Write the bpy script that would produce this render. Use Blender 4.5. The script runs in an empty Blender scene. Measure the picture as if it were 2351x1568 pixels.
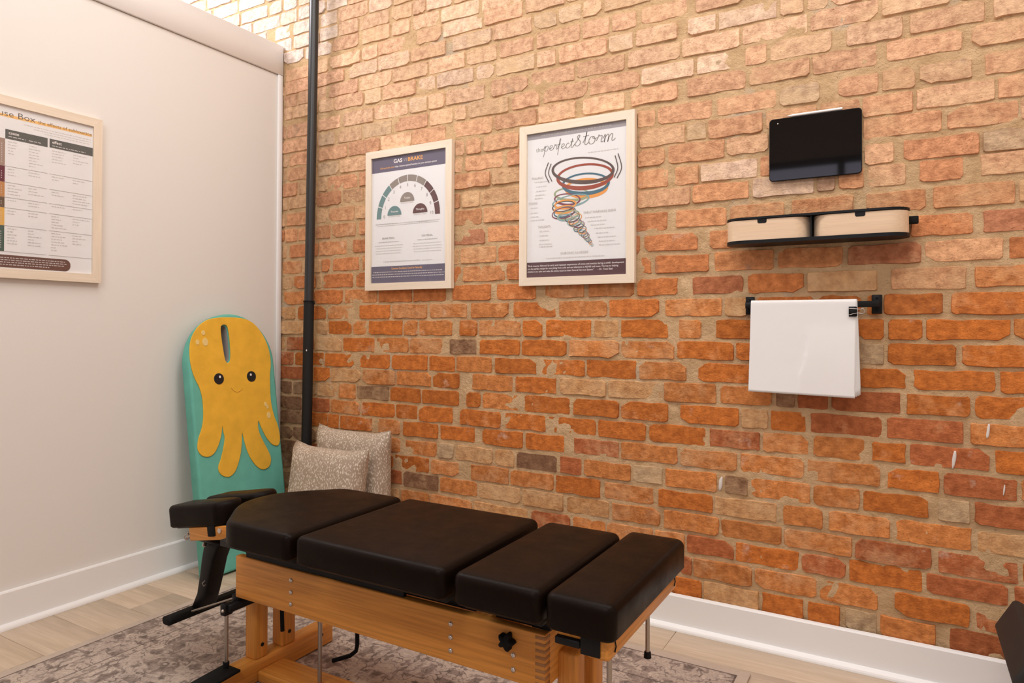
import bpy, bmesh, math, random
from mathutils import Vector, Matrix, noise

S = bpy.context.scene
COL = S.collection
PI = math.pi

# ---------------------------------------------------------------- camera
cam_d = bpy.data.cameras.new('camera')
cam = bpy.data.objects.new('camera', cam_d)
COL.objects.link(cam)
YAW, PIT, ROL = 0.523495, 0.009502, 0.004386
fw = Vector((-math.sin(YAW)*math.cos(PIT), math.cos(YAW)*math.cos(PIT), math.sin(PIT)))
rt = Vector((math.cos(YAW), math.sin(YAW), 0))
up = rt.cross(fw)
r2 = rt*math.cos(ROL) + up*math.sin(ROL)
u2 = -rt*math.sin(ROL) + up*math.cos(ROL)
m = Matrix(((r2.x, u2.x, -fw.x), (r2.y, u2.y, -fw.y), (r2.z, u2.z, -fw.z))).to_4x4()
m.translation = (2.7732, -2.43, 1.078)
cam.matrix_world = m
cam_d.sensor_width = 36
cam_d.lens = 36*1561.6/2351
cam_d.shift_y = (735.7-784)/2351
cam_d.clip_start = 0.02
S.camera = cam

# ---------------------------------------------------------------- world, lights, exposure
W = bpy.data.worlds.new('world'); S.world = W; W.use_nodes = True
W.node_tree.nodes['Background'].inputs[0].default_value = (0.9, 0.93, 1.0, 1)
W.node_tree.nodes['Background'].inputs[1].default_value = 0.3
def area(name, loc, target, sx, sy, power, col):
    d = bpy.data.lights.new(name, 'AREA'); d.shape = 'RECTANGLE'
    d.size = sx; d.size_y = sy; d.energy = power; d.color = col
    o = bpy.data.objects.new(name, d); COL.objects.link(o)
    o.location = loc
    o.rotation_euler = (Vector(target)-Vector(loc)).to_track_quat('-Z', 'Y').to_euler()
    return o
WARM = (1.0, 0.965, 0.935)
area('unseen_ceiling_light', (1.15, -1.2, 3.38), (1.05, -1.0, 0), 1.5, 0.6, 42, WARM)
area('unseen_ceiling_light', (2.9, -1.15, 3.38), (2.8, -0.95, 0), 1.5, 0.6, 54, WARM)
area('unseen_ceiling_light', (2.1, -3.5, 3.36), (1.5, -0.5, 0.9), 1.6, 0.6, 80, WARM)  # unseen light added behind the camera to brighten surfaces facing it
area('neighbour_room_lamp', (-0.75, -0.95, 3.3), (-0.75, -0.75, 0), 0.9, 0.5, 95, (1.0, 0.97, 1.0))
S.view_settings.view_transform = 'Standard'
S.view_settings.look = 'None'
S.view_settings.gamma = 1
S.view_settings.use_curve_mapping = False
S.view_settings.exposure = -0.75

# ---------------------------------------------------------------- helpers
def link(name, me, mat=None, parent=None):
    o = bpy.data.objects.new(name, me); COL.objects.link(o)
    if mat is not None: me.materials.append(mat)
    if parent is not None: o.parent = parent
    return o
def empty(name, loc=(0, 0, 0), rot=(0, 0, 0)):
    o = bpy.data.objects.new(name, None); COL.objects.link(o)
    o.location = loc; o.rotation_euler = rot; o.empty_display_size = 0.05
    return o
def tag(o, label=None, cat=None, group=None, kind=None):
    if label: o['label'] = label
    if cat: o['category'] = cat
    if group: o['group'] = group
    if kind: o['kind'] = kind
    return o
class MB:
    """collects simple shapes and builds one mesh"""
    def __init__(s): s.v = []; s.f = []; s.sm = []
    def add(s, vs, fs, smooth=False, M=None):
        n = len(s.v)
        s.v += [tuple(M @ Vector(p)) if M is not None else tuple(p) for p in vs]
        s.f += [tuple(i+n for i in f) for f in fs]
        s.sm += [smooth]*len(fs)
        return s
    def box(s, x0, x1, y0, y1, z0, z1, M=None):
        vs = [(x, y, z) for z in (z0, z1) for y in (y0, y1) for x in (x0, x1)]
        return s.add(vs, [(0, 2, 3, 1), (4, 5, 7, 6), (0, 1, 5, 4), (2, 6, 7, 3), (0, 4, 6, 2), (1, 3, 7, 5)], False, M)
    def rbox(s, x0, x1, y0, y1, z0, z1, r=0.004, seg=2, M=None):
        bm = bmesh.new(); bmesh.ops.create_cube(bm, size=1)
        for v in bm.verts:
            v.co = Vector((x0+(v.co.x+.5)*(x1-x0), y0+(v.co.y+.5)*(y1-y0), z0+(v.co.z+.5)*(z1-z0)))
        bmesh.ops.bevel(bm, geom=bm.edges[:], offset=r, segments=seg, profile=0.5, affect='EDGES')
        bm.verts.index_update()
        s.add([v.co.copy() for v in bm.verts], [tuple(v.index for v in f.verts) for f in bm.faces], True, M)
        bm.free(); return s
    def cyl(s, a, b, r, n=14, r2=None, cap=True):
        a = Vector(a); b = Vector(b); d = (b-a).normalized()
        t = d.orthogonal().normalized(); w = d.cross(t); r2 = r if r2 is None else r2
        vs = []
        for c, rr in ((a, r), (b, r2)):
            for i in range(n):
                an = 2*PI*i/n; vs.append(c+(t*math.cos(an)+w*math.sin(an))*rr)
        fs = [(i, (i+1) % n, n+(i+1) % n, n+i) for i in range(n)]
        s.add(vs, fs, True)
        if cap:
            s.add(vs[:n], [tuple(reversed(range(n)))]); s.add(vs[n:], [tuple(range(n))])
        return s
    def tube(s, pts, r, n=8, closed=False):
        pts = [Vector(p) for p in pts]; N = len(pts); rings = []
        prev = None
        for i, p in enumerate(pts):
            q0 = pts[(i-1) % N] if (closed or i) else p
            q1 = pts[(i+1) % N] if (closed or i < N-1) else p
            d = (q1-q0).normalized()
            if prev is None: t = d.orthogonal().normalized()
            else: t = (prev-d*prev.dot(d)).normalized()
            prev = t; w = d.cross(t)
            rings.append([p+(t*math.cos(2*PI*k/n)+w*math.sin(2*PI*k/n))*r for k in range(n)])
        vs = [v for rg in rings for v in rg]; fs = []
        for i in range(N if closed else N-1):
            j = (i+1) % N
            for k in range(n): fs.append((i*n+k, i*n+(k+1) % n, j*n+(k+1) % n, j*n+k))
        s.add(vs, fs, True)
        if not closed:
            s.add(rings[0], [tuple(reversed(range(n)))]); s.add(rings[-1], [tuple(range(n))])
        return s
    def sphere(s, c, r, sx=1, sy=1, sz=1, n=10):
        bm = bmesh.new(); bmesh.ops.create_uvsphere(bm, u_segments=n, v_segments=max(6, n//2+1), radius=r)
        s.add([(c[0]+v.co.x*sx, c[1]+v.co.y*sy, c[2]+v.co.z*sz) for v in bm.verts], [tuple(v.index for v in f.verts) for f in bm.faces], True)
        bm.free(); return s
    def prism(s, poly, z0, z1, M=None, smooth=False):
        n = len(poly)
        vs = [(x, y, z0) for x, y in poly]+[(x, y, z1) for x, y in poly]
        s.add(vs, [(i, (i+1) % n, n+(i+1) % n, n+i) for i in range(n)], smooth, M)
        s.add(vs[:n], [tuple(reversed(range(n)))], False, M); s.add(vs[n:], [tuple(range(n))], False, M)
        return s
    def loft(s, rings, cap0=True, cap1=True, smooth=True, M=None):
        n = len(rings[0]); vs = [p for r in rings for p in r]; fs = []
        for i in range(len(rings)-1):
            for k in range(n): fs.append((i*n+k, i*n+(k+1) % n, (i+1)*n+(k+1) % n, (i+1)*n+k))
        if cap0: fs.append(tuple(reversed(range(n))))
        if cap1: fs.append(tuple(range((len(rings)-1)*n, len(rings)*n)))
        return s.add(vs, fs, smooth, M)
    def build(s, name, mat, parent=None):
        me = bpy.data.meshes.new(name); me.from_pydata(s.v, [], s.f)
        me.polygons.foreach_set('use_smooth', s.sm); me.update()
        return link(name, me, mat, parent)

def rrect(x0, x1, y0, y1, r, n=5):
    out = []
    for cx, cy, a0 in ((x1-r, y0+r, -PI/2), (x1-r, y1-r, 0), (x0+r, y1-r, PI/2), (x0+r, y0+r, PI)):
        for i in range(n+1):
            a = a0+PI/2*i/n; out.append((cx+r*math.cos(a), cy+r*math.sin(a)))
    return out
def inset(poly, d):
    n = len(poly); out = []
    for i in range(n):
        a = Vector(poly[i-1]); b = Vector(poly[i]); c = Vector(poly[(i+1) % n])
        t = ((b-a).normalized()+(c-b).normalized())
        t = t.normalized() if t.length > 1e-9 else (c-b).normalized()
        nrm = Vector((-t.y, t.x)); k = max(0.5, nrm.dot(Vector((-(b-a).normalized().y, (b-a).normalized().x))))
        out.append((b.x+nrm.x*d/k, b.y+nrm.y*d/k))
    return out
def pad(mb, poly, z0, z1, r=0.016, M=None):
    """upholstered pad: counter-clockwise plan outline, rounded upper rim"""
    rings = [[(x, y, z0) for x, y in inset(poly, .006)], [(x, y, z0+.006) for x, y in poly]]
    for i in range(6):
        a = PI/2*i/5
        rings.append([(x, y, z1-r+r*math.sin(a)-.0008*0) for x, y in inset(poly, r*(1-math.cos(a)))])
    rim = rings[-1]; cx = sum(p[0] for p in rim)/len(rim); cy = sum(p[1] for p in rim)/len(rim)
    for f, dz in ((.94, .0010), (.80, .0020), (.5, .0028), (.02, .0030)):
        rings.append([(cx+(x-cx)*f, cy+(y-cy)*f, z1+dz) for x, y, z in rim])
    mb.loft(rings, M=M)
    return mb
def smooth_closed(pts, k=4):
    out = []; n = len(pts)
    for i in range(n):
        p0, p1, p2, p3 = (Vector(pts[(i+j) % n]) for j in (-1, 0, 1, 2))
        for q in range(k):
            t = q/k
            out.append(tuple(0.5*((2*p1)+(p2-p0)*t+(2*p0-5*p1+4*p2-p3)*t*t+(3*p1-p0-3*p2+p3)*t*t*t)))
    return out
def smooth_open(pts, k=5):
    P = [Vector(p) for p in pts]; P = [P[0]*2-P[1]]+P+[P[-1]*2-P[-2]]; out = []
    for i in range(1, len(P)-2):
        p0, p1, p2, p3 = P[i-1:i+3]
        for q in range(k):
            t = q/k
            out.append(0.5*((2*p1)+(p2-p0)*t+(2*p0-5*p1+4*p2-p3)*t*t+(3*p1-p0-3*p2+p3)*t*t*t))
    out.append(P[-2]); return out
def curve_solid(name, splines, depth, bevel, mat, parent, bres=2):
    """filled flat outline (with holes) given real thickness"""
    cu = bpy.data.curves.new(name, 'CURVE'); cu.dimensions = '2D'; cu.fill_mode = 'BOTH'
    cu.extrude = depth/2-bevel; cu.bevel_depth = bevel; cu.bevel_resolution = bres; cu.offset = -bevel
    for pts in splines:
        sp = cu.splines.new('POLY'); sp.points.add(len(pts)-1)
        for p, q in zip(sp.points, pts): p.co = (q[0], q[1], 0, 1)
        sp.use_cyclic_u = True
    o = bpy.data.objects.new(name, cu); COL.objects.link(o)
    dg = bpy.context.evaluated_depsgraph_get()
    me = bpy.data.meshes.new_from_object(o.evaluated_get(dg))
    bpy.data.objects.remove(o); bpy.data.curves.remove(cu)
    me.name = name; me.materials.clear()
    return link(name, me, mat, parent)

# ---------------------------------------------------------------- materials
def mat(name, col, rough=0.5, metal=0.0, spec=None, coat=0.0):
    M = bpy.data.materials.new(name); M.use_nodes = True
    b = M.node_tree.nodes['Principled BSDF']
    b.inputs['Base Color'].default_value = (*col, 1); b.inputs['Roughness'].default_value = rough
    b.inputs['Metallic'].default_value = metal
    if spec is not None: b.inputs['Specular IOR Level'].default_value = spec
    if coat: b.inputs['Coat Weight'].default_value = coat
    return M
class NT:
    def __init__(s, M): s.t = M.node_tree; s.b = s.t.nodes['Principled BSDF']
    def n(s, typ, **kw):
        o = s.t.nodes.new(typ)
        for k, v in kw.items():
            if isinstance(k, str) and hasattr(o, k) and k not in ('inputs',): setattr(o, k, v)
        return o
    def l(s, a, b): s.t.links.new(a, b)
    def noise(s, vec, scale, detail=3, rough=0.55, dist=0):
        o = s.t.nodes.new('ShaderNodeTexNoise')
        o.inputs['Scale'].default_value = scale; o.inputs['Detail'].default_value = detail
        o.inputs['Roughness'].default_value = rough; o.inputs['Distortion'].default_value = dist
        if vec is not None: s.l(vec, o.inputs['Vector'])
        return o.outputs['Fac']
    def ramp(s, fac, stops, interp='LINEAR'):
        o = s.t.nodes.new('ShaderNodeValToRGB'); o.color_ramp.interpolation = interp
        e = o.color_ramp.elements
        while len(e) < len(stops): e.new(0.5)
        for q, (p, c) in zip(e, stops):
            q.position = p; q.color = (c, c, c, 1) if not hasattr(c, '__len__') else (*c, 1)
        s.l(fac, o.inputs[0]); return o.outputs[0]
    def mix(s, fac, a, b, mode='MIX'):
        o = s.t.nodes.new('ShaderNodeMix'); o.data_type = 'RGBA'; o.blend_type = mode
        for sock, v in ((o.inputs[0], fac), (o.inputs[6], a), (o.inputs[7], b)):
            if hasattr(v, 'is_linked'): s.l(v, sock)
            elif hasattr(v, '__len__'): sock.default_value = (*v, 1)
            else: sock.default_value = v
        return o.outputs[2]
    def math(s, op, a, b=None, clamp=False):
        o = s.t.nodes.new('ShaderNodeMath'); o.operation = op; o.use_clamp = clamp
        for sock, v in ((o.inputs[0], a), (o.inputs[1], b)):
            if v is None: continue
            if hasattr(v, 'is_linked'): s.l(v, sock)
            else: sock.default_value = v
        return o.outputs[0]
    def mapping(s, vec, scale=(1, 1, 1), rot=(0, 0, 0), loc=(0, 0, 0)):
        o = s.t.nodes.new('ShaderNodeMapping'); s.l(vec, o.inputs[0])
        o.inputs['Scale'].default_value = scale; o.inputs['Rotation'].default_value = rot; o.inputs['Location'].default_value = loc
        return o.outputs[0]
    def pos(s): return s.t.nodes.new('ShaderNodeNewGeometry').outputs['Position']
    def obj(s): return s.t.nodes.new('ShaderNodeTexCoord').outputs['Object']
    def rand(s): return s.t.nodes.new('ShaderNodeObjectInfo').outputs['Random']
    def bump(s, h, strength=0.3, dist=0.01):
        o = s.t.nodes.new('ShaderNodeBump'); o.inputs['Strength'].default_value = strength; o.inputs['Distance'].default_value = dist
        s.l(h, o.inputs['Height']); s.l(o.outputs[0], s.b.inputs['Normal'])
    def col(s, c): s.l(c, s.b.inputs['Base Color'])

MORTAR = (0.71, 0.475, 0.262)
def brick_material():
    M = mat('old_brick', (.5, .2, .08), 0.9, spec=0.2); t = NT(M)
    a = t.t.nodes.new('ShaderNodeAttribute'); a.attribute_name = 'Col'
    P = t.pos()
    n1 = t.noise(P, 9, 5, 0.62); n2 = t.noise(P, 34, 4, 0.6); n3 = t.noise(P, 150, 3, 0.6)
    c = t.mix(t.ramp(n2, [(.32, 0.0), (.66, 1.0)]), t.mix(0.72, a.outputs['Color'], (.52, .42, .36), 'MULTIPLY'), t.mix(0.4, a.outputs['Color'], (1.25, 1.25, 1.2), 'MULTIPLY'))
    c = t.mix(t.ramp(n3, [(.30, 0.5), (.42, 0.0)]), c, (.22, .08, .03))
    # mortar smeared over the faces, amount stored with each brick
    thr = t.math('SUBTRACT', 0.98, a.outputs['Alpha'])
    sm = t.math('MULTIPLY', t.math('SUBTRACT', t.math('ADD', t.math('MULTIPLY', n1, 0.75), t.math('MULTIPLY', n2, 0.25)), t.math('MULTIPLY', thr, 0.72)), 3.2, clamp=True)
    c = t.mix(t.math('MULTIPLY', sm, 0.72), c, MORTAR)
    # sooty stains and lime bloom
    n4 = t.noise(P, 4.2, 4, 0.65)
    c = t.mix(t.ramp(n4, [(.66, 0.0), (.74, 0.55)]), c, (.30, .22, .17))
    n5 = t.noise(t.mapping(P, loc=(7, 3, 1)), 5.5, 5, 0.7)
    c = t.mix(t.ramp(n5, [(.64, 0.0), (.74, 0.6)]), c, (.74, .60, .47))
    t.col(c)
    h = t.math('ADD', t.math('MULTIPLY', t.noise(P, 70, 6, 0.7), 1.0), t.math('MULTIPLY', t.noise(t.mapping(P, scale=(1, 1, 1.5)), 30, 4, 0.65, 0.4), 1.3))
    t.bump(h, 0.65, 0.0065)
    return M
def mortar_material():
    M = mat('lime_mortar', MORTAR, 0.95, spec=0.09); t = NT(M); P = t.pos()
    n = t.noise(P, 14, 5, 0.65); n2 = t.noise(P, 110, 4, 0.65)
    c = t.mix(t.ramp(n, [(.3, 0.0), (.72, 1.0)]), (.58, .375, .195), (.79, .545, .315))
    c = t.mix(t.ramp(n2, [(.26, 0.7), (.40, 0.0)]), c, (.30, .18, .09))
    g = t.noise(t.mapping(P, loc=(2, 5, 9)), 3.4, 3, 0.6)
    c = t.mix(t.ramp(g, [(.62, 0.0), (.68, 0.7)]), c, (.56, .47, .36))
    t.col(c)
    t.bump(t.math('ADD', t.noise(P, 95, 6, 0.78), t.math('MULTIPLY', t.noise(P, 34, 4, 0.7), 1.6)), 0.8, 0.009)
    return M
def wood(name, c0, c1, axis, scale=1.0, rough=0.42, use_obj=True, grain=0.45):
    M = mat(name, c0, rough, spec=0.4); t = NT(M)
    v = t.obj() if use_obj else t.pos()
    rnd = t.rand()
    off = t.t.nodes.new('ShaderNodeCombineXYZ'); t.l(t.math('MULTIPLY', rnd, 13.0), off.inputs[0]); t.l(t.math('MULTIPLY', rnd, 7.0), off.inputs[1]); t.l(t.math('MULTIPLY', rnd, 5.0), off.inputs[2])
    ad = t.t.nodes.new('ShaderNodeVectorMath'); ad.operation = 'ADD'; t.l(v, ad.inputs[0]); t.l(off.outputs[0], ad.inputs[1])
    sc = [14*scale, 14*scale, 14*scale]; sc[axis] = 0.9*scale
    sf = [150*scale, 150*scale, 150*scale]; sf[axis] = 4.0*scale
    g = t.noise(t.mapping(ad.outputs[0], scale=sc), 1.6, 5, 0.6, 0.7)
    f = t.noise(t.mapping(ad.outputs[0], scale=sf), 1.0, 3, 0.6)
    c = t.mix(t.ramp(g, [(.3, 0.0), (.7, 1.0)]), c0, c1)
    c = t.mix(t.ramp(f, [(.35, grain), (.6, 0.0)]), c, tuple(q*0.55 for q in c0))
    t.col(c); t.bump(f, 0.12, 0.002)
    return M
def leather(name, col):
    M = mat(name, col, 0.42, spec=0.09); t = NT(M); v = t.obj()
    vo = t.t.nodes.new('ShaderNodeTexVoronoi'); vo.inputs['Scale'].default_value = 620; t.l(v, vo.inputs['Vector'])
    t.bump(t.math('ADD', vo.outputs['Distance'], t.math('MULTIPLY', t.noise(v, 40, 3), 0.6)), 0.12, 0.0012)
    t.l(t.ramp(t.noise(v, 16, 4), [(.3, 0.34), (.75, 0.50)]), t.b.inputs['Roughness'])
    return M
def wall_paint(name, col):
    M = mat(name, col, 0.72, spec=0.25); t = NT(M); P = t.pos()
    t.bump(t.noise(P, 260, 4, 0.6), 0.10, 0.0015)
    t.col(t.mix(t.noise(P, 1.1, 2), tuple(c*0.985 for c in col), col))
    return M

M_BRICK = brick_material(); M_MORTAR = mortar_material()
M_WALL = wall_paint('partition_paint', (.80, .765, .72))
M_TRIM = mat('white_trim_paint', (.87, .86, .85), 0.38, spec=0.45)
M_CEIL = mat('ceiling_paint', (.84, .82, .79), 0.8)
M_BLACK = mat('black_metal', (.007, .007, .0075), 0.5, spec=0.2)
M_BLACKSATIN = mat('black_satin_paint', (.008, .008, .0085), 0.42, spec=0.2)
M_PIPE = mat('black_iron_pipe', (.022, .021, .020), 0.36, spec=0.55)
M_CHROME = mat('bright_steel', (.62, .58, .54), 0.28, 1.0)
M_STEEL = mat('brushed_steel', (.42, .38, .34), 0.38, 1.0)
M_RUBBER = mat('black_rubber', (.008, .008, .008), 0.7, spec=0.15)
M_OAK = wood('oak_lengthwise', (.60, .225, .034), (.78, .345, .066), 0)
M_OAKY = wood('oak_crosswise', (.60, .225, .034), (.78, .345, .066), 1)
M_OAKZ = wood('oak_upright', (.60, .225, .034), (.78, .345, .066), 2)
M_ENDGRAIN = mat('oak_end_grain', (.34, .15, .045), 0.6)
M_BIRCH = wood('birch_veneer', (.70, .50, .33), (.80, .60, .42), 0, 1.4, 0.45, grain=.15)
M_FRAME_H = wood('pale_oak_rail', (.78, .655, .51), (.86, .74, .595), 0, 1.8, 0.5, grain=.14)
M_FRAME_V = wood('pale_oak_stile', (.78, .655, .51), (.86, .74, .595), 1, 1.8, 0.5, grain=.14)
M_LEATHER = leather('black_leather', (.0068, .0032, .0017))
M_LEATHER2 = leather('black_leather_head', (.0070, .0042, .0028))

# ---------------------------------------------------------------- the setting: brick wall
# courses read off the wall: course, height of its middle (mm), rise along the wall (mm per m) : left edge / length in mm + tone of the brick
# (capitals: the 300 nearest and largest, built one by one)
COURSES = """-4,2659,0.0:110/83p 201/99p 309/135w 452/119p 579/183p 782/189w
-3,2590,0.0:-61/113p 77/178w 264/112p 385/188p 582/142w 731/109t
-2,2519,0.0:-50/113w 78/178w 265/117w 390/125p 524/180p 720/117p 844/72p 923/138w
-1,2449,0.0:10/140p 159/179p 347/169m 541/168p 725/101p 845/145p
0,2357,23.7:21/167m 197/123p 330/200p 538/97p 641/159m 865/137m 1010/208W 1226/188M 1427/177P 1611/181t
1,2291,16.7:22/190o 221/202o 462/174w 642/186W 835/192M 1064/202W 1273/184P 1466/105g 1579/97g 1684/80p 1772/204T 1982/164m
2,2227,6.2:3/99o 112/192m 322/194o 524/198P 730/199P 937/193P 1140/150T 1303/161M 1479/193M 1684/110M 1804/98m 1922/171M 2124/175M
3,2164,-1.9:3/67t 78/175t 261/93t 363/185m 560/98g 669/193M 877/95w 982/191W 1188/88w 1285/186G 1481/86p 1580/204M 1792/98w 1900/159P 2096/102W 2205/196W 2409/76T 2493/64t 2564/94M
4,2070,8.2:0/25o 34/208o 256/143m 421/190p 619/198P 829/98w 934/87p 1029/201P 1263/178M 1454/195M 1659/198M 1868/201P 2076/203P 2287/208P 2503/199M 2712/181P 2899/143m
5,1994,9.4:0/242M 256/108g 386/154t 549/175g 744/187O 942/123p 1146/203T 1363/130M 1510/195M 1713/203M 1922/197W 2130/156W 2296/73m 2378/189P 2610/159P 2788/192M 3000/142P
6,1922,8.8:6/38t 52/192o 257/191m 457/196o 661/177p 845/184M 1071/197M 1277/203M 1489/165P 1685/172P 1883/177M 2095/203M 2309/194M 2510/190M 2724/199M 2947/136M
7,1849,3.0:7/24t 41/203m 258/137g 403/173p 584/145p 737/146m 1079/49p 1137/79m 1224/172M 1407/206M 1622/187m 1908/68m 1985/199M 2200/199M 2408/126G 2587/114M 2813/136T 2979/163M
8,1773,3.6:8/102o 119/131t 259/59t 324/189o 526/164o 698/148m 1079/42p 1130/194M 1344/188O 1544/189m 1916/171P 2094/70g 2170/185M 2364/161M 2533/116M 2658/139M 2805/199P 3010/131M
9,1702,3.2:8/34t 52/193t 252/158o 420/132t 560/170t 738/165m 1070/190M 1269/178T 1460/194m 1909/103M 2026/202M 2234/139P 2382/136M 2526/127M 2660/212M 2885/175M 3066/114p
10,1619,4.0:4/23t 35/202m 246/72t 328/170m 506/145t 659/169m 1071/34m 1114/95t 1217/188T 1417/197M 1909/117M 2050/87M 2144/193W 2346/137O 2490/131m 2662/82P 2771/195O 2974/147G
11,1539,7.6:30/82m 121/117m 247/95m 351/154m 532/180m 720/147o 1071/148M 1229/198M 1439/176m 1909/198P 2114/195M 2321/195W 2524/54d 2672/105P 2813/114O 2968/154P
12,1456,6.8:6/29t 60/197o 266/182m 491/162o 660/169m 1074/162R 1248/222M 1478/177o 1902/122O 2054/179M 2245/178M 2446/186M 2667/163M 2849/202M 3061/118t
13,1374,6.9:7/138m 153/123t 285/52o 359/170o 550/143m 701/167m 1075/30t 1113/177M 1303/209O 1525/170m 1892/27o 1935/199O 2174/163M 2346/158M 2512/121M 2640/142M 2789/163O 2974/167R
14,1296,6.2:8/76t 92/153o 254/33t 296/196o 509/185o 702/170m 1075/40o 1123/212M 1344/190O 1546/169m 1899/64o 1976/198O 2193/198M 2403/197M 2615/202R 2828/196P 3036/143o
15,1219,4.3:21/216m 243/181o 439/201M 652/194O 855/180O 1068/199O 1295/187O 1522/170M 1711/186M 1907/155O 2115/176R 2306/180O 2494/206T 2737/197P 2954/186M
16,1143,3.9:0/102t 121/194o 330/189m 534/187o 735/198M 948/198M 1165/188M 1376/194O 1584/203M 1796/196O 2013/206M 2228/75t 2334/177O 2519/136O 2670/40o 2717/158O 2895/205O
17,1070,1.7:-2/226t 252/75t 335/151o 494/84m 594/199O 801/80m 889/181M 1108/91o 1208/203M 1420/90o 1526/197O 1735/99t 1844/183O 2065/83m 2197/170O 2376/150o 2640/77O 2728/93O 2830/210O 3048/130m
18,989,3.4:1/29t 41/194r 243/179t 430/198o 640/189M 837/181M 1055/140d 1209/197O 1414/205O 1629/209M 1845/204M 2058/201O 2266/160O 2435/91m 2642/76G 2727/181O 2921/199O
19,913,3.2:-3/95r 102/202o 312/198o 517/204O 733/204O 945/139o 1092/179M 1287/198O 1491/205O 1704/202O 1916/179M 2135/202O 2346/180O 2647/130O 2796/207O 3015/163O
20,841,1.8:-2/228r 236/106o 351/192t 555/198M 761/195M 966/141o 1174/199M 1388/187O 1589/197T 1795/208T 2010/190M 2213/172M 2397/60d 2465/93R 2566/197R 2777/166O 2954/186O
21,767,0.2:-1/83d 91/162d 261/135t 404/108m 520/195D 723/177O 908/199O 1146/71o 1226/193M 1430/204O 1646/192O 1846/182O 2072/204O 2285/87T 2380/112O 2504/207R 2724/201R 2943/177M
22,690,0.5:0/152d 160/181r 350/190m 552/200O 760/122o 890/183O 1113/205O 1338/190O 1541/204O 1754/190O 1956/207O 2176/170R 2355/145M 2512/152M 2682/95O 2786/203R 3002/176O
23,618,-1.9:1/162d 170/161o 337/68o 417/200O 651/131m 801/194O 1008/180O 1227/197O 1437/173O 1651/186R 1845/218M 2071/199M 2282/204M 2495/211M 2725/139O 2875/181R 3063/114m
24,536,-1.2:2/86d 95/162d 275/219R 503/197M 716/70m 798/188M 998/82g 1092/188T 1287/96t 1392/186D 1591/94r 1694/192M 1894/114G 2016/186M 2229/78D 2316/189M 2513/136M 2657/179O 2859/83G 2951/168R
25,465,-4.1:2/116d 137/211r 361/197o 571/173o 754/192O 958/151m 1169/188M 1364/200M 1570/194O 1780/193M 1990/198O 2196/204T 2421/120M 2559/175M 2749/196M 2959/179T
26,395,-6.5:18/204d 231/179m 423/177m 616/179r 805/195D 1009/193M 1210/201T 1419/188T 1620/179T 1810/187M 2011/198M 2215/200M 2424/203M 2635/208R 2861/196R 3065/112o
27,305,0.0:28/194d 241/213r 467/163m 641/139t 792/158m 957/217m 1184/261t 1462/174r 1648/135m 1791/180m 1979/111m 2096/163R 2266/204O 2478/131R 2618/202O 2829/203R 3046/130r
28,226,0.0:1761/184m 1956/107m 2070/44r 2120/200M 2330/194M 2532/167M 2745/195O 2955/183R
29,150,0.0:1761/271m 2043/107o 2156/188T 2352/132O 2497/95O 2607/91G 2706/148M 2889/148R"""
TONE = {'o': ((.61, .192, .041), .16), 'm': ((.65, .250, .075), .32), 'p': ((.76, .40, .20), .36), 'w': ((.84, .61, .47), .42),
        't': ((.60, .31, .125), .46), 'g': ((.46, .33, .20), .50), 'r': ((.50, .160, .060), .24), 'd': ((.27, .145, .080), .34)}
rng = random.Random(11)
courses = {}
for line in COURSES.splitlines():
    head, body = line.split(':')
    R, z, sl = head.split(',')
    lst = []
    for e in body.split():
        x, w = e[:-1].split('/')
        lst.append((int(x)/1000, (int(x)+int(w))/1000, e[-1]))
    courses[int(R)] = (int(z)/1000, float(sl)/1000, lst)
for R in range(-14, -4): courses[R] = (2.659+.0735*(-4-R), 0.0, [])
courses[30] = (.0735, 0, [])
def fill(lo, hi, R, out):
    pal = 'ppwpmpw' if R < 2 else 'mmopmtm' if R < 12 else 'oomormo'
    x = lo
    while hi-x > .045:
        w = rng.choice((.2, .195, .205, .2, .098))
        if x+w+.05 > hi: w = hi-x
        if w > .225: w = w/2-.005
        out.append((x, x+w, rng.choice(pal))); x += w+.011
def brick_shape(w, h, rg):
    """irregular face with worn corners and ragged arrises: outline points, counter-clockwise seen from the room"""
    a, b = w/2, h/2; j = lambda s: rg.uniform(-s, s)
    k = 4 if w > .13 else 2; pts = []
    def corner(cx, cy, sx, sy):
        c = rg.choice((.002, .003, .004, .006, .010)) if rg.random() < .92 else .020
        return (cx-sx*min(c*rg.uniform(.8, 1.7), .3*w), cy+j(.0008)), (cx+j(.0008), cy-sy*min(c, .3*h))
    p = [corner(-a, -b, -1, -1), corner(a, -b, 1, -1), corner(a, b, 1, 1), corner(-a, b, -1, 1)]
    pts += [p[0][1], p[0][0]]
    pts += [q for q in [(-a+2*a*(i+.5+j(.3))/k, -b+j(.0030)) for i in range(k)] if p[0][0][0]+.004 < q[0] < p[1][0][0]-.004]
    pts += [p[1][0], p[1][1], (a+j(.0025), j(.01)), p[2][1], p[2][0]]
    pts += [q for q in [(a-2*a*(i+.5+j(.3))/k, b+j(.0030)) for i in range(k)] if p[3][0][0]+.004 < q[0] < p[2][0][0]-.004]
    pts += [p[3][0], p[3][1], (-a+j(.0025), j(.01))]
    return pts
wall = MB()
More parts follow.
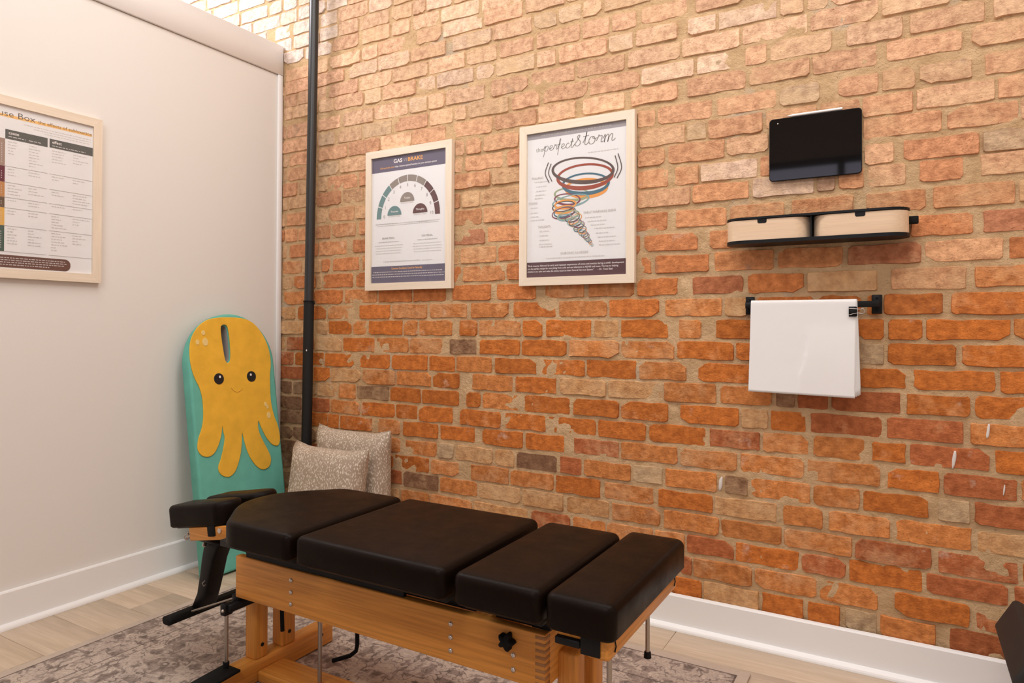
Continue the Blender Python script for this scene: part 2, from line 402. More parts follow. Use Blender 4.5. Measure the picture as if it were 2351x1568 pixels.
# mortar bed: a relief grid standing in front of a solid core
X0, X1, Z0, Z1, ST = -1.72, 4.3, 0.0, 3.45, 0.013
nx = int((X1-X0)/ST)+1; nz = int((Z1-Z0)/ST)+1
gv = []; gf = []
for k in range(nz):
    z = Z0+(Z1-Z0)*k/(nz-1)
    for i in range(nx):
        x = X0+(X1-X0)*i/(nx-1)
        n1 = noise.noise((x*9, 3.1, z*11)); n2 = noise.noise((x*33, 7.7, z*33)); n3 = noise.noise((x*2.3+9, 1.2, z*2.3))
        gv.append((x, .0042-.0024*n1-.0030*n2-.0034*max(0, n3-.05), z))
for k in range(nz-1):
    for i in range(nx-1):
        a = k*nx+i; gf.append((a, a+1, a+1+nx, a+nx))
wall.add(gv, gf, True)
wall.box(X0, X1, .02, .30, Z0, Z1)
wall_back = wall.build('wall_back', M_MORTAR)
tag(wall_back, 'old exposed orange brick wall with sandy mortar', 'wall', kind='structure')
rest_v, rest_f, rest_c = [], [], []
for R in sorted(courses):
    z0, sl, lst = courses[R]
    full = []; cur = (-1.70 if R < 7 else 0.0)-rng.uniform(0, .12); hi = 4.28
    for bck in lst:
        if bck[0]-cur > .07: fill(cur, bck[0]-.01, R, full)
        full.append(bck); cur = bck[1]+.011
    fill(cur, hi, R, full)
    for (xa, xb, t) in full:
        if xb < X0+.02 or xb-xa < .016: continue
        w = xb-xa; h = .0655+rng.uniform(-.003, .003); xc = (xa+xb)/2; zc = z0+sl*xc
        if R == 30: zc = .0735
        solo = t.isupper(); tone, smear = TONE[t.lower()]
        pale = max(0.0, min(1.0, (zc-1.10)/1.0))*0.66          # brick colour grows paler up the wall
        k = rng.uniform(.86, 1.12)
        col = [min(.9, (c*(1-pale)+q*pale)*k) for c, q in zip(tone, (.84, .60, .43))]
        if zc > 2.40 and xc < .42: col = [c*.3+q*.7 for c, q in zip(col, (.86, .78, .74))]    # overexposure painted in: upper left corner bricks bleached towards white
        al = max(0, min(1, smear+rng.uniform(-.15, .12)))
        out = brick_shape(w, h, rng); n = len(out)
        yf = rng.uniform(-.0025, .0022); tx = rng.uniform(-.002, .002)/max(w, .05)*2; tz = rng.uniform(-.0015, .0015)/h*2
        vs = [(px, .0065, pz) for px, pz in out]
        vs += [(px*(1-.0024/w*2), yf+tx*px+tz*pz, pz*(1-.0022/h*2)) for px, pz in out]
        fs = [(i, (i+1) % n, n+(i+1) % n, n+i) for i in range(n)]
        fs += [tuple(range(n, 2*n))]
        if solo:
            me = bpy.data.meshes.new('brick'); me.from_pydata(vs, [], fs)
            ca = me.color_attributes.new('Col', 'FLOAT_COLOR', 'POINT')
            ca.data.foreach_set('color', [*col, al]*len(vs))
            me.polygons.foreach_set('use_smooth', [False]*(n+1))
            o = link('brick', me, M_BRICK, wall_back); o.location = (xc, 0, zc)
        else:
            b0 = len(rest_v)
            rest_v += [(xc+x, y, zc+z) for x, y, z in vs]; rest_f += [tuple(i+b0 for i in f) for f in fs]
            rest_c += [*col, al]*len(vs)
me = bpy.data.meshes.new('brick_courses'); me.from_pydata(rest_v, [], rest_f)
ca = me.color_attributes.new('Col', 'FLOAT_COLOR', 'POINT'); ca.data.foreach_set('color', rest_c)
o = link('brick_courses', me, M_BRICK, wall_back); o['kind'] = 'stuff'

# white paint drips left on the bricks
M_DRIP = mat('white_paint_drip', (.68, .62, .57), 0.8)
for dx_, dz_, w_, h_ in ((2.216, .534, .018, .050), (2.985, .778, .012, .046), (2.901, .687, .014, .058), (3.023, .611, .005, .032)):
    mb = MB(); n_ = 12; rd = random.Random(int(dx_*100))
    oo = [((w_*.4)*math.cos(2*PI*i/n_)*rd.uniform(.7, 1.1)+.15*h_*math.sin(2*PI*i/n_)*.4, (h_/2)*math.sin(2*PI*i/n_)*rd.uniform(.85, 1.1)) for i in range(n_)]
    mb.loft([[(x, .004, z) for x, z in oo], [(x, -.0032, z) for x, z in oo], [(x*.6, -.0050, z*.8) for x, z in oo]], False, True)
    o = mb.build('paint_drip', M_DRIP, wall_back); o.location = (dx_, 0, dz_)

# ---------------------------------------------------------------- floor of vinyl planks
def plank_material():
    M = mat('pale_oak_plank', (.6, .47, .34), 0.42, spec=0.4); t = NT(M); P = t.pos(); rnd = t.rand()
    off = t.t.nodes.new('ShaderNodeCombineXYZ'); t.l(t.math('MULTIPLY', rnd, 31.0), off.inputs[0]); t.l(t.math('MULTIPLY', rnd, 11.0), off.inputs[2])
    ad = t.t.nodes.new('ShaderNodeVectorMath'); ad.operation = 'ADD'; t.l(P, ad.inputs[0]); t.l(off.outputs[0], ad.inputs[1])
    g = t.noise(t.mapping(ad.outputs[0], scale=(1.6, 15, 1)), 1.5, 5, 0.6, 0.9)
    f = t.noise(t.mapping(ad.outputs[0], scale=(5, 130, 1)), 1.0, 3, 0.6)
    c = t.mix(t.ramp(g, [(.28, 0.0), (.72, 1.0)]), (.50, .385, .27), (.66, .53, .40))
    c = t.mix(t.ramp(f, [(.33, 0.35), (.58, 0.0)]), c, (.36, .26, .17))
    c = t.mix(t.math('MULTIPLY', rnd, 0.22), c, (.70, .56, .42))
    t.col(c); t.bump(f, 0.10, 0.002); return M
M_PLANK = plank_material()
fl = MB(); fl.box(-2.6, 4.4, -4.5, 0.3, -.12, -.004)
floor = fl.build('floor', mat('plank_groove', (.20, .14, .09), 0.8)); tag(floor, 'pale oak plank floor', 'floor', kind='structure')
pm = MB(); PL, PWID = 1.22, .178
pm.rbox(-PL/2+.0006, PL/2-.0006, -PWID/2+.0006, PWID/2-.0006, -.005, 0, .0012, 1)
plank_me = None
rp = random.Random(4)
y = -.015; row = 0
while y > -4.3:
    x = -.02-[.35, .86, .12, .6, .98, .25][row % 6]
    while x < 4.2:
        if x+PL > 0.0:
            if plank_me is None:
                o = pm.build('floor_plank', M_PLANK, floor); plank_me = o.data
            else: o = link('floor_plank', plank_me, None, floor)
            o.location = (x+PL/2, y-PWID/2, 0)
        x += PL
    y -= PWID; row += 1

# ---------------------------------------------------------------- partition on the left, its cap and trims
wl = MB(); wl.box(-.12, 0, -4.4, -.004, 0, 2.36)
wall_left = wl.build('wall_left', M_WALL); tag(wall_left, 'pale greige painted partition wall stopping short of the ceiling', 'wall', kind='structure')
tr = MB(); tr.rbox(-.006, .012, -4.4, -.004, 2.362, 2.512, .002, 1); tr.rbox(-.14, .006, -4.4, -.004, 2.500, 2.516, .002, 1); tr.box(-.12, -.005, -4.4, -.004, 2.36, 2.5)
tag(tr.build('trim_1', M_TRIM), 'white cap board along the top of the partition', 'trim', kind='structure')
tr = MB(); tr.rbox(0, .010, -.034, -.0045, .14, 2.361, .002, 1)
tag(tr.build('trim_2', M_TRIM), 'narrow white corner strip between partition and brick wall', 'trim', kind='structure')
def baseboard(name, label, along, a, b, h, off):
    prof = [(0, 0), (.014, 0), (.014, h-.006), (.011, h-.001), (0, h)]
    q = [(.0142, 0.0)]
    for i in range(6):
        an = PI/2*i/5; q.append((.0142+.019*math.cos(an), .019*math.sin(an)))
    mb = MB(); sb = MB()
    for p, d in ((prof, mb), (q, sb)):
        n = len(p); vs = []
        for s in (a, b):
            for (t, z) in p: vs.append((s, -off-t, z+.0003) if along == 'x' else (off+t, s, z+.0003))
        fs = [(i, (i+1) % n, n+(i+1) % n, n+i) for i in range(n)]+[tuple(range(n)), tuple(range(n, 2*n))]
        d.add(vs, fs)
    o = mb.build(name, M_TRIM); tag(o, label, 'baseboard', kind='structure')
    sb.build('shoe_moulding', M_TRIM, o)
baseboard('baseboard_back', 'white baseboard along the foot of the brick wall', 'x', .035, 4.28, .122, .006)
baseboard('baseboard_left', 'white baseboard along the foot of the partition', 'y', -4.38, -.003, .132, .001)

# rest of the room behind the camera, and the space beyond the partition
def slab(name, x0, x1, y0, y1, z0, z1, mt, label, cat):
    tag(MB().box(x0, x1, y0, y1, z0, z1).build(name, mt), label, cat, kind='structure')
slab('ceiling', -2.6, 4.4, -4.6, .3, 3.455, 3.55, M_CEIL, 'plain white ceiling high above the partition', 'ceiling')
slab('wall_right', 4.3, 4.4, -4.5, 0, 0, 3.45, M_WALL, 'plain pale wall to the right of the room', 'wall')
slab('wall_far_left', -2.6, -2.5, -4.5, 0.3, 0, 3.45, M_CEIL, 'pale wall of the space beyond the partition', 'wall')
slab('wall_far_back', -2.5, -1.725, 0, .1, 0, 3.45, M_CEIL, 'pale back wall of the space beyond the partition', 'wall')
wf = MB()
wf.box(-2.5, 1.55, -4.6, -4.5, 0, 3.45); wf.box(3.65, 4.3, -4.6, -4.5, 0, 3.45)
wf.box(1.55, 3.65, -4.6, -4.5, 0, .85); wf.box(1.55, 3.65, -4.6, -4.5, 2.66, 3.45)
tag(wf.build('wall_front', mat('dark_taupe_paint', (.30, .245, .21), 0.8)), 'pale wall with a wide window behind the viewpoint', 'wall', kind='structure')
wn = MB()
for x in (1.55, 2.24, 2.93, 3.59): wn.box(x, x+.06, -4.58, -4.5, .85, 2.66)
for z in (.85, 2.25, 2.60): wn.box(1.61, 3.59, -4.575, -4.505, z, z+.06)
win = wn.build('window_1', M_BLACKSATIN); tag(win, 'wide black framed window behind the viewpoint', 'window', kind='structure')
M_SKY = bpy.data.materials.new('daylight_outside'); M_SKY.use_nodes = True
nt = M_SKY.node_tree; nt.nodes.remove(nt.nodes['Principled BSDF']); em = nt.nodes.new('ShaderNodeEmission')
em.inputs[0].default_value = (.86, .82, 1, 1); em.inputs[1].default_value = 2.6; nt.links.new(em.outputs[0], nt.nodes['Material Output'].inputs[0])
for i, x in enumerate((1.61, 2.30, 2.99)):
    MB().box(x, x+.63 if i < 2 else 3.59, -4.56, -4.55, .91, 2.60).build('window_pane', M_SKY, win)

# ---------------------------------------------------------------- patterned rug
def rug_material():
    M = mat('faded_rug', (.5, .42, .36), 0.95, spec=0.1); t = NT(M); v = t.obj()
    sep = t.t.nodes.new('ShaderNodeSeparateXYZ'); t.l(v, sep.inputs[0])
    HX, HY = .997, 1.5
    ex = t.math('SUBTRACT', HX, t.math('ABSOLUTE', sep.outputs[0])); ey = t.math('SUBTRACT', HY, t.math('ABSOLUTE', sep.outputs[1]))
    e = t.math('MINIMUM', ex, ey)                                  # distance in from the edge
    big = t.noise(v, 7, 5, 0.65, 0.4); mid = t.noise(v, 22, 5, 0.7, 0.8); fine = t.noise(v, 120, 3, 0.7)
    # mirrored repeat: the same motif turned over left-right and up-down
    px = t.math('PINGPONG', sep.outputs[0], .205); py = t.math('PINGPONG', t.math('ADD', sep.outputs[1], .05), .265)
    cb = t.t.nodes.new('ShaderNodeCombineXYZ'); t.l(px, cb.inputs[0]); t.l(py, cb.inputs[1])
    m1 = t.noise(cb.outputs[0], 13, 2, 0.5, 0.5); m2 = t.noise(t.mapping(cb.outputs[0], loc=(3, 1, 0)), 34, 2, 0.5, 0.6)
    c = t.mix(t.ramp(big, [(.3, 0.0), (.7, 1.0)]), (.60, .495, .41), (.43, .35, .305))
    wear = t.ramp(mid, [(.30, 0.15), (.58, 1.0)])
    c = t.mix(t.math('MULTIPLY', t.ramp(m1, [(.53, 0.0), (.56, .85)]), wear), c, (.20, .15, .13))
    c = t.mix(t.math('MULTIPLY', t.ramp(m1, [(.42, 0.0), (.43, .8), (.445, .8), (.455, 0.0)]), wear), c, (.13, .10, .088))
    c = t.mix(t.math('MULTIPLY', t.ramp(m2, [(.57, 0.0), (.60, .75)]), wear), c, (.15, .115, .10))
    c = t.mix(t.math('MULTIPLY', t.ramp(m2, [(.36, .6), (.40, 0.0)]), wear), c, (.68, .58, .49))
    c = t.mix(t.ramp(t.math('MULTIPLY', fine, t.math('ADD', mid, .5)), [(.30, .55), (.52, 0.0)]), c, (.20, .155, .135))
    def line(a, b, k, colr):
        nonlocal c
        f = t.math('MULTIPLY', t.math('GREATER_THAN', e, a), t.math('LESS_THAN', e, b))
        c = t.mix(t.math('MULTIPLY', f, k), c, colr)
    line(.034, .040, .8, (.12, .09, .08)); line(.19, .196, .7, (.12, .09, .08)); line(.225, .229, .5, (.15, .11, .10))
    line(-1, .034, .9, (.55, .455, .375))
    t.col(c); t.bump(fine, 0.5, 0.003); return M
rg = MB(); rg.rbox(-.997, .997, -1.5, 1.5, 0, .008, .003, 2)
rug = rg.build('area_rug', rug_material()); rug.location = (1.363, -1.724, .0004)
tag(rug, 'faded grey and taupe oriental patterned area rug under the treatment table', 'rug')

# ---------------------------------------------------------------- treatment table
FZ = .0085                                       # top of the rug
table = empty('treatment_table', (1.65, -1.01, FZ))
tag(table, 'chiropractic treatment table with black padded sections on an oak base', 'treatment table')
T = lambda p: p                                   # parts are drawn in room coordinates
INV = Matrix.Translation((-1.65, 1.01, -FZ))
def tp(mb, name, mt, parent=None):
    o = mb.build(name, mt, parent or table)
    o.data.transform(INV); return o
def quad_pad(x0, x1, y0, y1, z0, z1, name, rc=.022, r=.017):
    return tp(pad(MB(), rrect(x0, x1, y0, y1, rc), z0, z1, r), name, M_LEATHER)
YN, YF = -1.238, -.784
c1 = [(1.443, YN), (1.443, YF), (1.225, YF), (1.19, -.797), (1.088, -.905), (1.062, -.955), (1.055, -1.011), (1.062, -1.067), (1.088, -1.117), (1.19, -1.225), (1.225, YN)]
def round_poly(p, r, n=4):
    out = []; N = len(p)
    for i in range(N):
        a, b, c = (Vector(p[(i+k) % N]) for k in (-1, 0, 1))
        d = min(r, (a-b).length*.45, (c-b).length*.45)
        q0 = b+(a-b).normalized()*d; q1 = b+(c-b).normalized()*d
        for k in range(n+1):
            t = k/n; out.append(tuple(q0*(1-t)**2+b*2*t*(1-t)+q1*t*t))
    return out
tp(pad(MB(), round_poly(c1, .024), .488, .556, .017), 'chest_cushion', M_LEATHER)
quad_pad(1.462, 1.916, YN, YF, .488, .557, 'pelvic_cushion')
quad_pad(1.938, 2.150, YN, YF, .488, .556, 'thigh_cushion')
quad_pad(2.158, 2.306, YN, YF+.03, .486, .557, 'foot_cushion')
# plywood boards and black plates under the cushions
for x0, x1, nm in ((1.14, 1.43, 'chest_board'), (1.475, 1.905, 'pelvic_board'), (1.95, 2.14, 'thigh_board')):
    tp(MB().rbox(x0, x1, -1.205, -.815, .472, .489, .002, 1), nm, M_BLACKSATIN)
fb = tp(MB().rbox(2.236, 2.288, -1.213, -.772, .438, .487, .010, 3), 'foot_board', M_OAKY)
tp(MB().rbox(2.172, 2.2355, -1.212, -.775, .470, .487, .002, 1), 'foot_board_edge', M_OAKY)
for yy in (-1.19, -.80):
    tp(MB().tube([(2.2895, yy, .452), (2.2905, yy+.004, .462), (2.2895, yy+.001, .474)], .0014, 5), 'staple', M_BLACK, fb)
# oak box beam with finger joints
BX0, BX1, BY0, BY1, BZ0, BZ1 = 1.082, 2.096, -1.107, -.905, .287, .408
rail = tp(MB().rbox(BX0, BX1, BY0, BY0+.024, BZ0, BZ1, .003, 2), 'side_rail', M_OAK)
tp(MB().rbox(BX0, BX1, BY1-.024, BY1, BZ0, BZ1, .003, 2), 'side_rail', M_OAK)
for x in (BX0+.03, BX1-.0245): tp(MB().rbox(x, x+.024, BY0+.0242, BY1-.0242, BZ0, BZ1, .002, 1), 'end_panel', M_OAKY)
for x in (1.905, 1.52): tp(MB().rbox(x, x+.03, BY0+.0242, BY1-.0242, BZ0+.02, BZ1-.006, .002, 1), 'cross_panel', M_OAKY)
for k in range(8):
    z = BZ0+.0075+k*.0145
    tp(MB().rbox(BX1-.024, BX1+.0006, BY0-.0006, BY0+.0235, z, z+.0072, .0006, 1), 'finger_joint', M_ENDGRAIN, rail)
for x, zs in ((1.3125, (.379, .346, .314)), (1.847, (.378, .347, .316)), (2.017, (.346, .314))):
    for z in zs:
        tp(MB().cyl((x, BY0+.002, z), (x, BY0-.002, z), .0062, 14).sphere((x, BY0-.002, z), .0058, 1, .55, 1), 'dome_screw', M_CHROME, rail)
kn = MB(); kp = [(2.006+(.0165+.0045*math.cos(5*a))*math.cos(a), .379+(.0165+.0045*math.cos(5*a))*math.sin(a)) for a in [2*PI*i/40 for i in range(40)]]
kn.loft([[(x, BY0-.004, z) for x, z in kp], [(x, BY0-.018, z) for x, z in kp], [(2.006+(x-2.006)*.8, BY0-.023, .379+(z-.379)*.8) for x, z in kp]])
kn.cyl((2.006, BY0, .379), (2.006, BY0-.005, .379), .009)
tp(kn, 'star_knob', M_RUBBER)
# black steel running gear between box beam and cushions
for y0, y1 in ((-1.085, -1.06), (-.955, -.93)):
    tp(MB().rbox(1.12, 1.298, y0, y1, .4085, .472, .002, 1), 'slide_rail', M_BLACKSATIN)
    tp(MB().box(1.30, 1.90, y0+.004, y1, .4085, .428), 'slide_rail', M_BLACKSATIN)
    tp(MB().box(1.955, 2.05, y0+.004, y1, .4085, .428), 'slide_rail', M_BLACKSATIN)
tp(MB().box(1.12, 1.70, -1.101, -1.089, .4085, .4715), 'side_skirt', M_BLACK)
for x in (1.50, 1.585, 1.672, 1.762): tp(MB().box(x, x+.03, -1.075, -.94, .428, .4725), 'carriage_plate', M_BLACKSATIN)
tp(MB().box(1.872, 1.895, -1.07, -.94, .4285, .4725), 'carriage_plate', M_BLACKSATIN)
tp(MB().box(1.955, 1.99, -1.075, -.935, .428, .4725), 'carriage_plate', M_BLACKSATIN)
tp(MB().box(2.052, 2.098, -1.085, -.93, .4085, .4725), 'carriage_plate', M_BLACKSATIN)
for y0 in (-1.075, -.955): tp(MB().rbox(2.10, 2.240, y0, y0+.018, .430, .4695, .002, 1), 'extension_bar', M_BLACKSATIN)
for y0, y1, y2 in ((-1.219, -1.2135, -1.195), (-.7715, -.766, -.785)):
    tp(MB().rbox(2.229, 2.270, y0, y1, .446, .487, .002, 2), 'corner_bracket', M_BLACKSATIN)
    tp(MB().rbox(2.174, 2.228, min(y0, y2), max(y1, y2) if y0 < -1 else y1, .4545, .4695, .002, 1), 'bracket_arm', M_BLACKSATIN)
def rod(a, b, r, name, mt, tip=None):
    o = tp(MB().cyl(a, b, r, 12), name, mt)
    if tip: tp(MB().cyl((b[0], b[1], b[2]+.008), (b[0], b[1], b[2]-.006), r*1.5, 12, r*1.75), tip, M_RUBBER, o)
rod((2.238, -.845, .437), (2.238, -.845, .292), .0052, 'support_rod', M_STEEL, 'rubber_tip')
rod((2.262, -1.150, .437), (2.262, -1.150, .292), .0052, 'support_rod', M_STEEL, 'rubber_tip')
# trestle feet, posts and stretcher
def trestle(x):
    b = tp(MB().rbox(x, x+.058, -1.29, -.722, FZ+.0006, FZ+.066, .006, 2), 'foot_beam', M_OAKY)
    for y0, y1 in ((-1.040, -.992), (-.938, -.884)):
        p = tp(MB().rbox(x+.006, x+.056, y0, y1, FZ+.0645, BZ0+.06, .008, 3), 'post', M_OAKZ)
        tp(MB().cyl((x+.0555, (y0+y1)/2, .115), (x+.0575, (y0+y1)/2, .115), .0058, 12), 'bolt_head', M_BLACK, p)
    tp(MB().cyl((x+.0575, -.775, .05), (x+.0595, -.775, .05), .0058, 12), 'bolt_head', M_BLACK, b)
trestle(1.034); trestle(2.085)
tp(MB().rbox(1.092, 2.085, -1.035, -.935, FZ+.0006, FZ+.036, .006, 2), 'stretcher', M_OAK)
# brackets, pedals and levers at the head end
tp(MB().rbox(1.055, 1.083, -1.125, -.96, .2465, .268, .002, 1).rbox(1.050, 1.072, -1.135, -1.105, .236, .270, .004, 2), 'pedal_bracket', M_BLACKSATIN)
tp(MB().rbox(1.05, 1.075, -1.095, -1.07, .262, .286, .004, 2), 'bracket_clamp', M_BLACKSATIN)
tp(MB().sphere((1.066, -1.1362, .253), .005), 'clamp_screw', M_CHROME)
rod((1.062, -1.121, .243), (1.062, -1.121, .088), .0058, 'pedal_rod', M_STEEL)
pd = MB(); pd.rbox(-.035, .035, -.16, .006, -.004, .004, .002, 1, Matrix.Translation((1.073, -1.112, .0795)) @ Matrix.Rotation(.05, 4, 'X'))
pd.cyl((1.062, -1.121, .078), (1.062, -1.121, .10), .009)
tp(pd, 'foot_pedal', M_RUBBER)
tp(MB().cyl((1.135, -.985, .287), (1.142, -.985, .155), .0062, 12), 'locking_lever', M_RUBBER)
tp(MB().rbox(1.115, 1.155, -.95, -.88, .245, .287, .004, 2), 'pivot_block', M_BLACKSATIN)
tp(MB().cyl((1.314, -1.0, .29), (1.314, -1.0, .045), .0062, 12), 'pedal_rod', M_STEEL)
tp(MB().cyl((1.298, -1.0, .29), (1.309, -1.0, .22), .0035, 8), 'return_spring', M_STEEL)
tp(MB().tube([(1.317, -.85, .287), (1.318, -.85, .10), (1.315, -.852, .082), (1.30, -.862, .068), (1.25, -.885, .050)], .0065, 8), 'foot_lever', M_RUBBER)
tp(MB().cyl((1.16, -.80, .20), (1.32, -.83, .205), .004, 8), 'linkage_bar', M_BLACK)
# head piece: two tilted face cushions on oak blocks, carried by a black arm
HM = Matrix.Translation((1.045, 0, .487)) @ Matrix.Rotation(-.176, 4, 'Y')
for y0, y1 in ((-1.120, -1.022), (-.990, -.888)):
    w = [(-.268, y0+.008), (-.255, y0), (-.035, y0), (-.012, y0+.02), (-.004, y0+.05), (-.012, y1-.018), (-.035, y1), (-.255, y1), (-.268, y1-.008)]
    tp(pad(MB(), round_poly(w, .016), .003, .072, .015, HM), 'face_cushion', M_LEATHER2)
    tp(MB().rbox(-.175, .03, y0+.006, y1-.006, -.038, .002, .003, 2, HM), 'cushion_block', M_OAK)
tp(MB().rbox(-.245, .02, -1.105, -.905, -.001, .0032, .001, 1, HM), 'head_plate', M_BLACKSATIN)
HW = lambda x, y, z: tuple(HM @ Vector((x, y, z)))
tp(MB().rbox(-.082, -.048, -1.119, -1.113, -.026, .008, .004, 2, HM), 'strap_clip', M_RUBBER)
tp(MB().cyl(HW(-.026, -1.113, -.010), HW(-.026, -1.118, -.010), .0075, 14), 'screw_eye', M_CHROME)
hk = MB()
for dx, dz, rr in ((-.186, -.012, .008), (-.197, -.016, .006), (-.208, -.021, .007), (-.222, -.030, .009)):
    c = HW(dx, -1.09, dz); hk.tube([(c[0]+rr*math.cos(a)*.5, c[1]+rr*math.cos(a)*.8, c[2]+rr*math.sin(a)) for a in [2*PI*i/12 for i in range(12)]], .0022, 6, True)
hk.cyl(HW(-.175, -1.09, -.016), HW(-.225, -1.09, -.034), .0035, 8)
tp(hk, 'chain_hook', M_CHROME)
tp(MB().rbox(.845, .945, -1.06, -.95, .398, .408, .002, 1), 'mount_plate', M_BLACKSATIN)
tp(MB().cyl((.862, -1.048, .396), (.866, -1.056, .384), .006, 10), 'hinge_pin', M_CHROME)
am = MB(); am.loft([[(x, y, z) for x, y in rrect(xc-w/2, xc+w/2, -1.04, -.98, .008, 3)] for xc, w, z in ((.885, .075, .408), (.872, .066, .375), (.857, .056, .335), (.843, .048, .275), (.828, .042, .22), (.802, .050, .165))])
tp(am, 'support_arm', M_BLACKSATIN)
tp(MB().tube([(.85, -1.038, .27), (.846, -1.046, .262), (.85, -1.044, .252), (.853, -1.038, .258)], .0014, 6, True), 'split_ring', M_STEEL)
tp(MB().loft([[(.788+x, y, .160+z) for x, z in rrect(-.021, .021, -.0125, .0125, .0115, 5)] for y in (-1.128, -1.124, -.79, -.786)]), 'foot_bar', M_RUBBER)
for a_, b_ in (((.815, -1.06, .172), (1.055, -1.085, .273)), ((.82, -.90, .175), (1.0, -.93, .235))): tp(MB().cyl(a_, b_, .0028, 8), 'tie_rod', M_STEEL)
tp(MB().tube(smooth_open([(.935, -.985, .408), (.965, -.98, .37), (1.02, -.972, .325), (1.075, -.965, .29)], 4), .0042, 8), 'release_cable', M_RUBBER)

# ---------------------------------------------------------------- octopus positioning board leaning in the corner
board = empty('positioning_board', (.24, -.3625, .0085-.0025))
K = math.atan(.145)
# local x runs along the partition to the brick wall, local y up the slope, local z out of its face
bx = Vector((0, 1, 0)); by = Vector((-math.sin(K), 0, math.cos(K))); bz = bx.cross(by)
bm4 = Matrix(((bx.x, by.x, bz.x), (bx.y, by.y, bz.y), (bx.z, by.z, bz.z))).to_4x4(); bm4.translation = (.24, -.3625, .009)
board.matrix_world = bm4
tag(board, 'teal foam positioning board with a yellow octopus, leaning in the corner', 'foam board')
def fabric(name, col, sc=900):
    M = mat(name, col, 0.85, spec=0.2); t = NT(M); v = t.obj()
    wv = t.math('ADD', t.noise(t.mapping(v, scale=(1, .12, 1)), sc, 2), t.noise(t.mapping(v, scale=(.12, 1, 1)), sc, 2))
    t.col(t.mix(t.ramp(t.noise(v, 14, 4), [(.3, 0.0), (.7, 1.0)]), tuple(c*.9 for c in col), tuple(min(1, c*1.06) for c in col)))
    t.bump(t.math('ADD', t.math('MULTIPLY', wv, .25), t.noise(t.mapping(v, scale=(1, 2.2, 1)), 9, 3)), 0.22, 0.006); return M
M_TEAL = fabric('teal_canvas', (.15, .48, .385)); M_YEL = fabric('yellow_canvas', (.86, .48, .048))
OCT = [(-38, 1118), (55, 1116), (113, 1098), (154, 1060), (184, 1010), (201, 954), (203, 895), (193, 844), (187, 780), (184, 729), (187, 684), (197, 638), (211, 597), (218, 545), (213, 514), (198, 500), (171, 509), (146, 536), (127, 570), (112, 604), (103, 630), (97, 606), (104, 567), (125, 521), (147, 474), (154, 441), (140, 412), (112, 403), (83, 413), (53, 446), (29, 493), (16, 543), (7, 587), (0, 539), (-11, 493), (-30, 448), (-50, 419), (-79, 404), (-109, 413), (-128, 434), (-129, 460), (-115, 486), (-98, 530), (-86, 576), (-90, 606), (-91, 632), (-102, 590), (-119, 551), (-142, 520), (-170, 507), (-201, 515), (-219, 538), (-221, 561), (-213, 594), (-197, 626), (-185, 664), (-180, 710), (-180, 762), (-190, 809), (-206, 845), (-218, 886), (-223, 927), (-222, 968), (-215, 1008), (-199, 1042), (-168, 1079), (-125, 1105), (-87, 1114)]
mm = lambda L: [(x/1000, y/1000) for x, y in L]
slot = smooth_closed(mm([(-54, 1070), (-40, 1079), (-26, 1072), (-21, 1041), (-20, 979), (-24, 930), (-35, 914), (-47, 925), (-53, 980), (-56, 1035)]), 4)
def ball(cx, cy, rx, ry, n=24): return [((cx+rx*math.cos(2*PI*i/n))/1000, (cy+ry*math.sin(2*PI*i/n))/1000) for i in range(n)]
arc = [(.2275*math.cos(a), .902+.233*math.sin(a)) for a in [PI*i/28 for i in range(29)]]
outl = [(.2275, .012), ]+arc+[(-.2275, .012), (-.2155, .0), (.2155, .0)]
b_ = curve_solid('foam_body', [outl, slot[::-1]], .056, .011, M_TEAL, board, 3); b_.location = (0, 0, -.028)
sl3 = [(x*.94-.0022, (y-.995)*.985+.995) for x, y in slot]
MB().loft([[(x, y, z) for x, y in sl3] for z in (-.0555, -.004)], False, False).build('slot_lining', mat('grey_lining', (.40, .36, .34), 0.9), board)
slot2 = [(x*1.16+.006, (y-.995)*1.06+.995) for x, y in slot]
y_ = curve_solid('octopus_panel', [smooth_closed(mm(OCT), 3), slot2[::-1]], .005, .002, M_YEL, board, 2); y_.location = (0, 0, .0022)
M_EYE = mat('black_applique', (.008, .008, .008), 0.6); M_WHITE = mat('white_stitch', (.85, .82, .78), 0.7); M_CREAM = mat('cream_applique', (.82, .60, .22), 0.8)
for (cx, cy, rx, ry), (hx, hy) in (((-91, 840, 25, 25), (-86, 848)), ((83, 840, 25, 25), (79, 848))):
    e_ = curve_solid('eye', [ball(cx, cy, rx, ry)], .003, .001, M_EYE, board, 1); e_.location = (0, 0, .0052)
    h_ = curve_solid('eye_glint', [ball(hx, hy, 5, 6, 12)], .0016, .0005, M_WHITE, e_, 1); h_.location = (0, 0, .0018)
MB().tube([(p.x, p.y, .0052) for p in smooth_open(mm([(-32, 794), (-20, 781), (-3, 773), (15, 777), (28, 787)]), 5)], .0008, 5).build('smile', mat('brown_thread', (.42, .17, .03), 0.8), board)
for cx, cy, rx, ry in ((-150, 1047, 9, 11), (-182, 1006, 9, 12), (-144, 1006, 14, 18), (150, 703, 8, 11), (159, 690, 6, 10), (162, 650, 11, 16)):
    s_ = curve_solid('spot', [ball(cx, cy, rx, ry, 16)], .0026, .0008, M_CREAM, board, 1); s_.location = (0, 0, .0052)

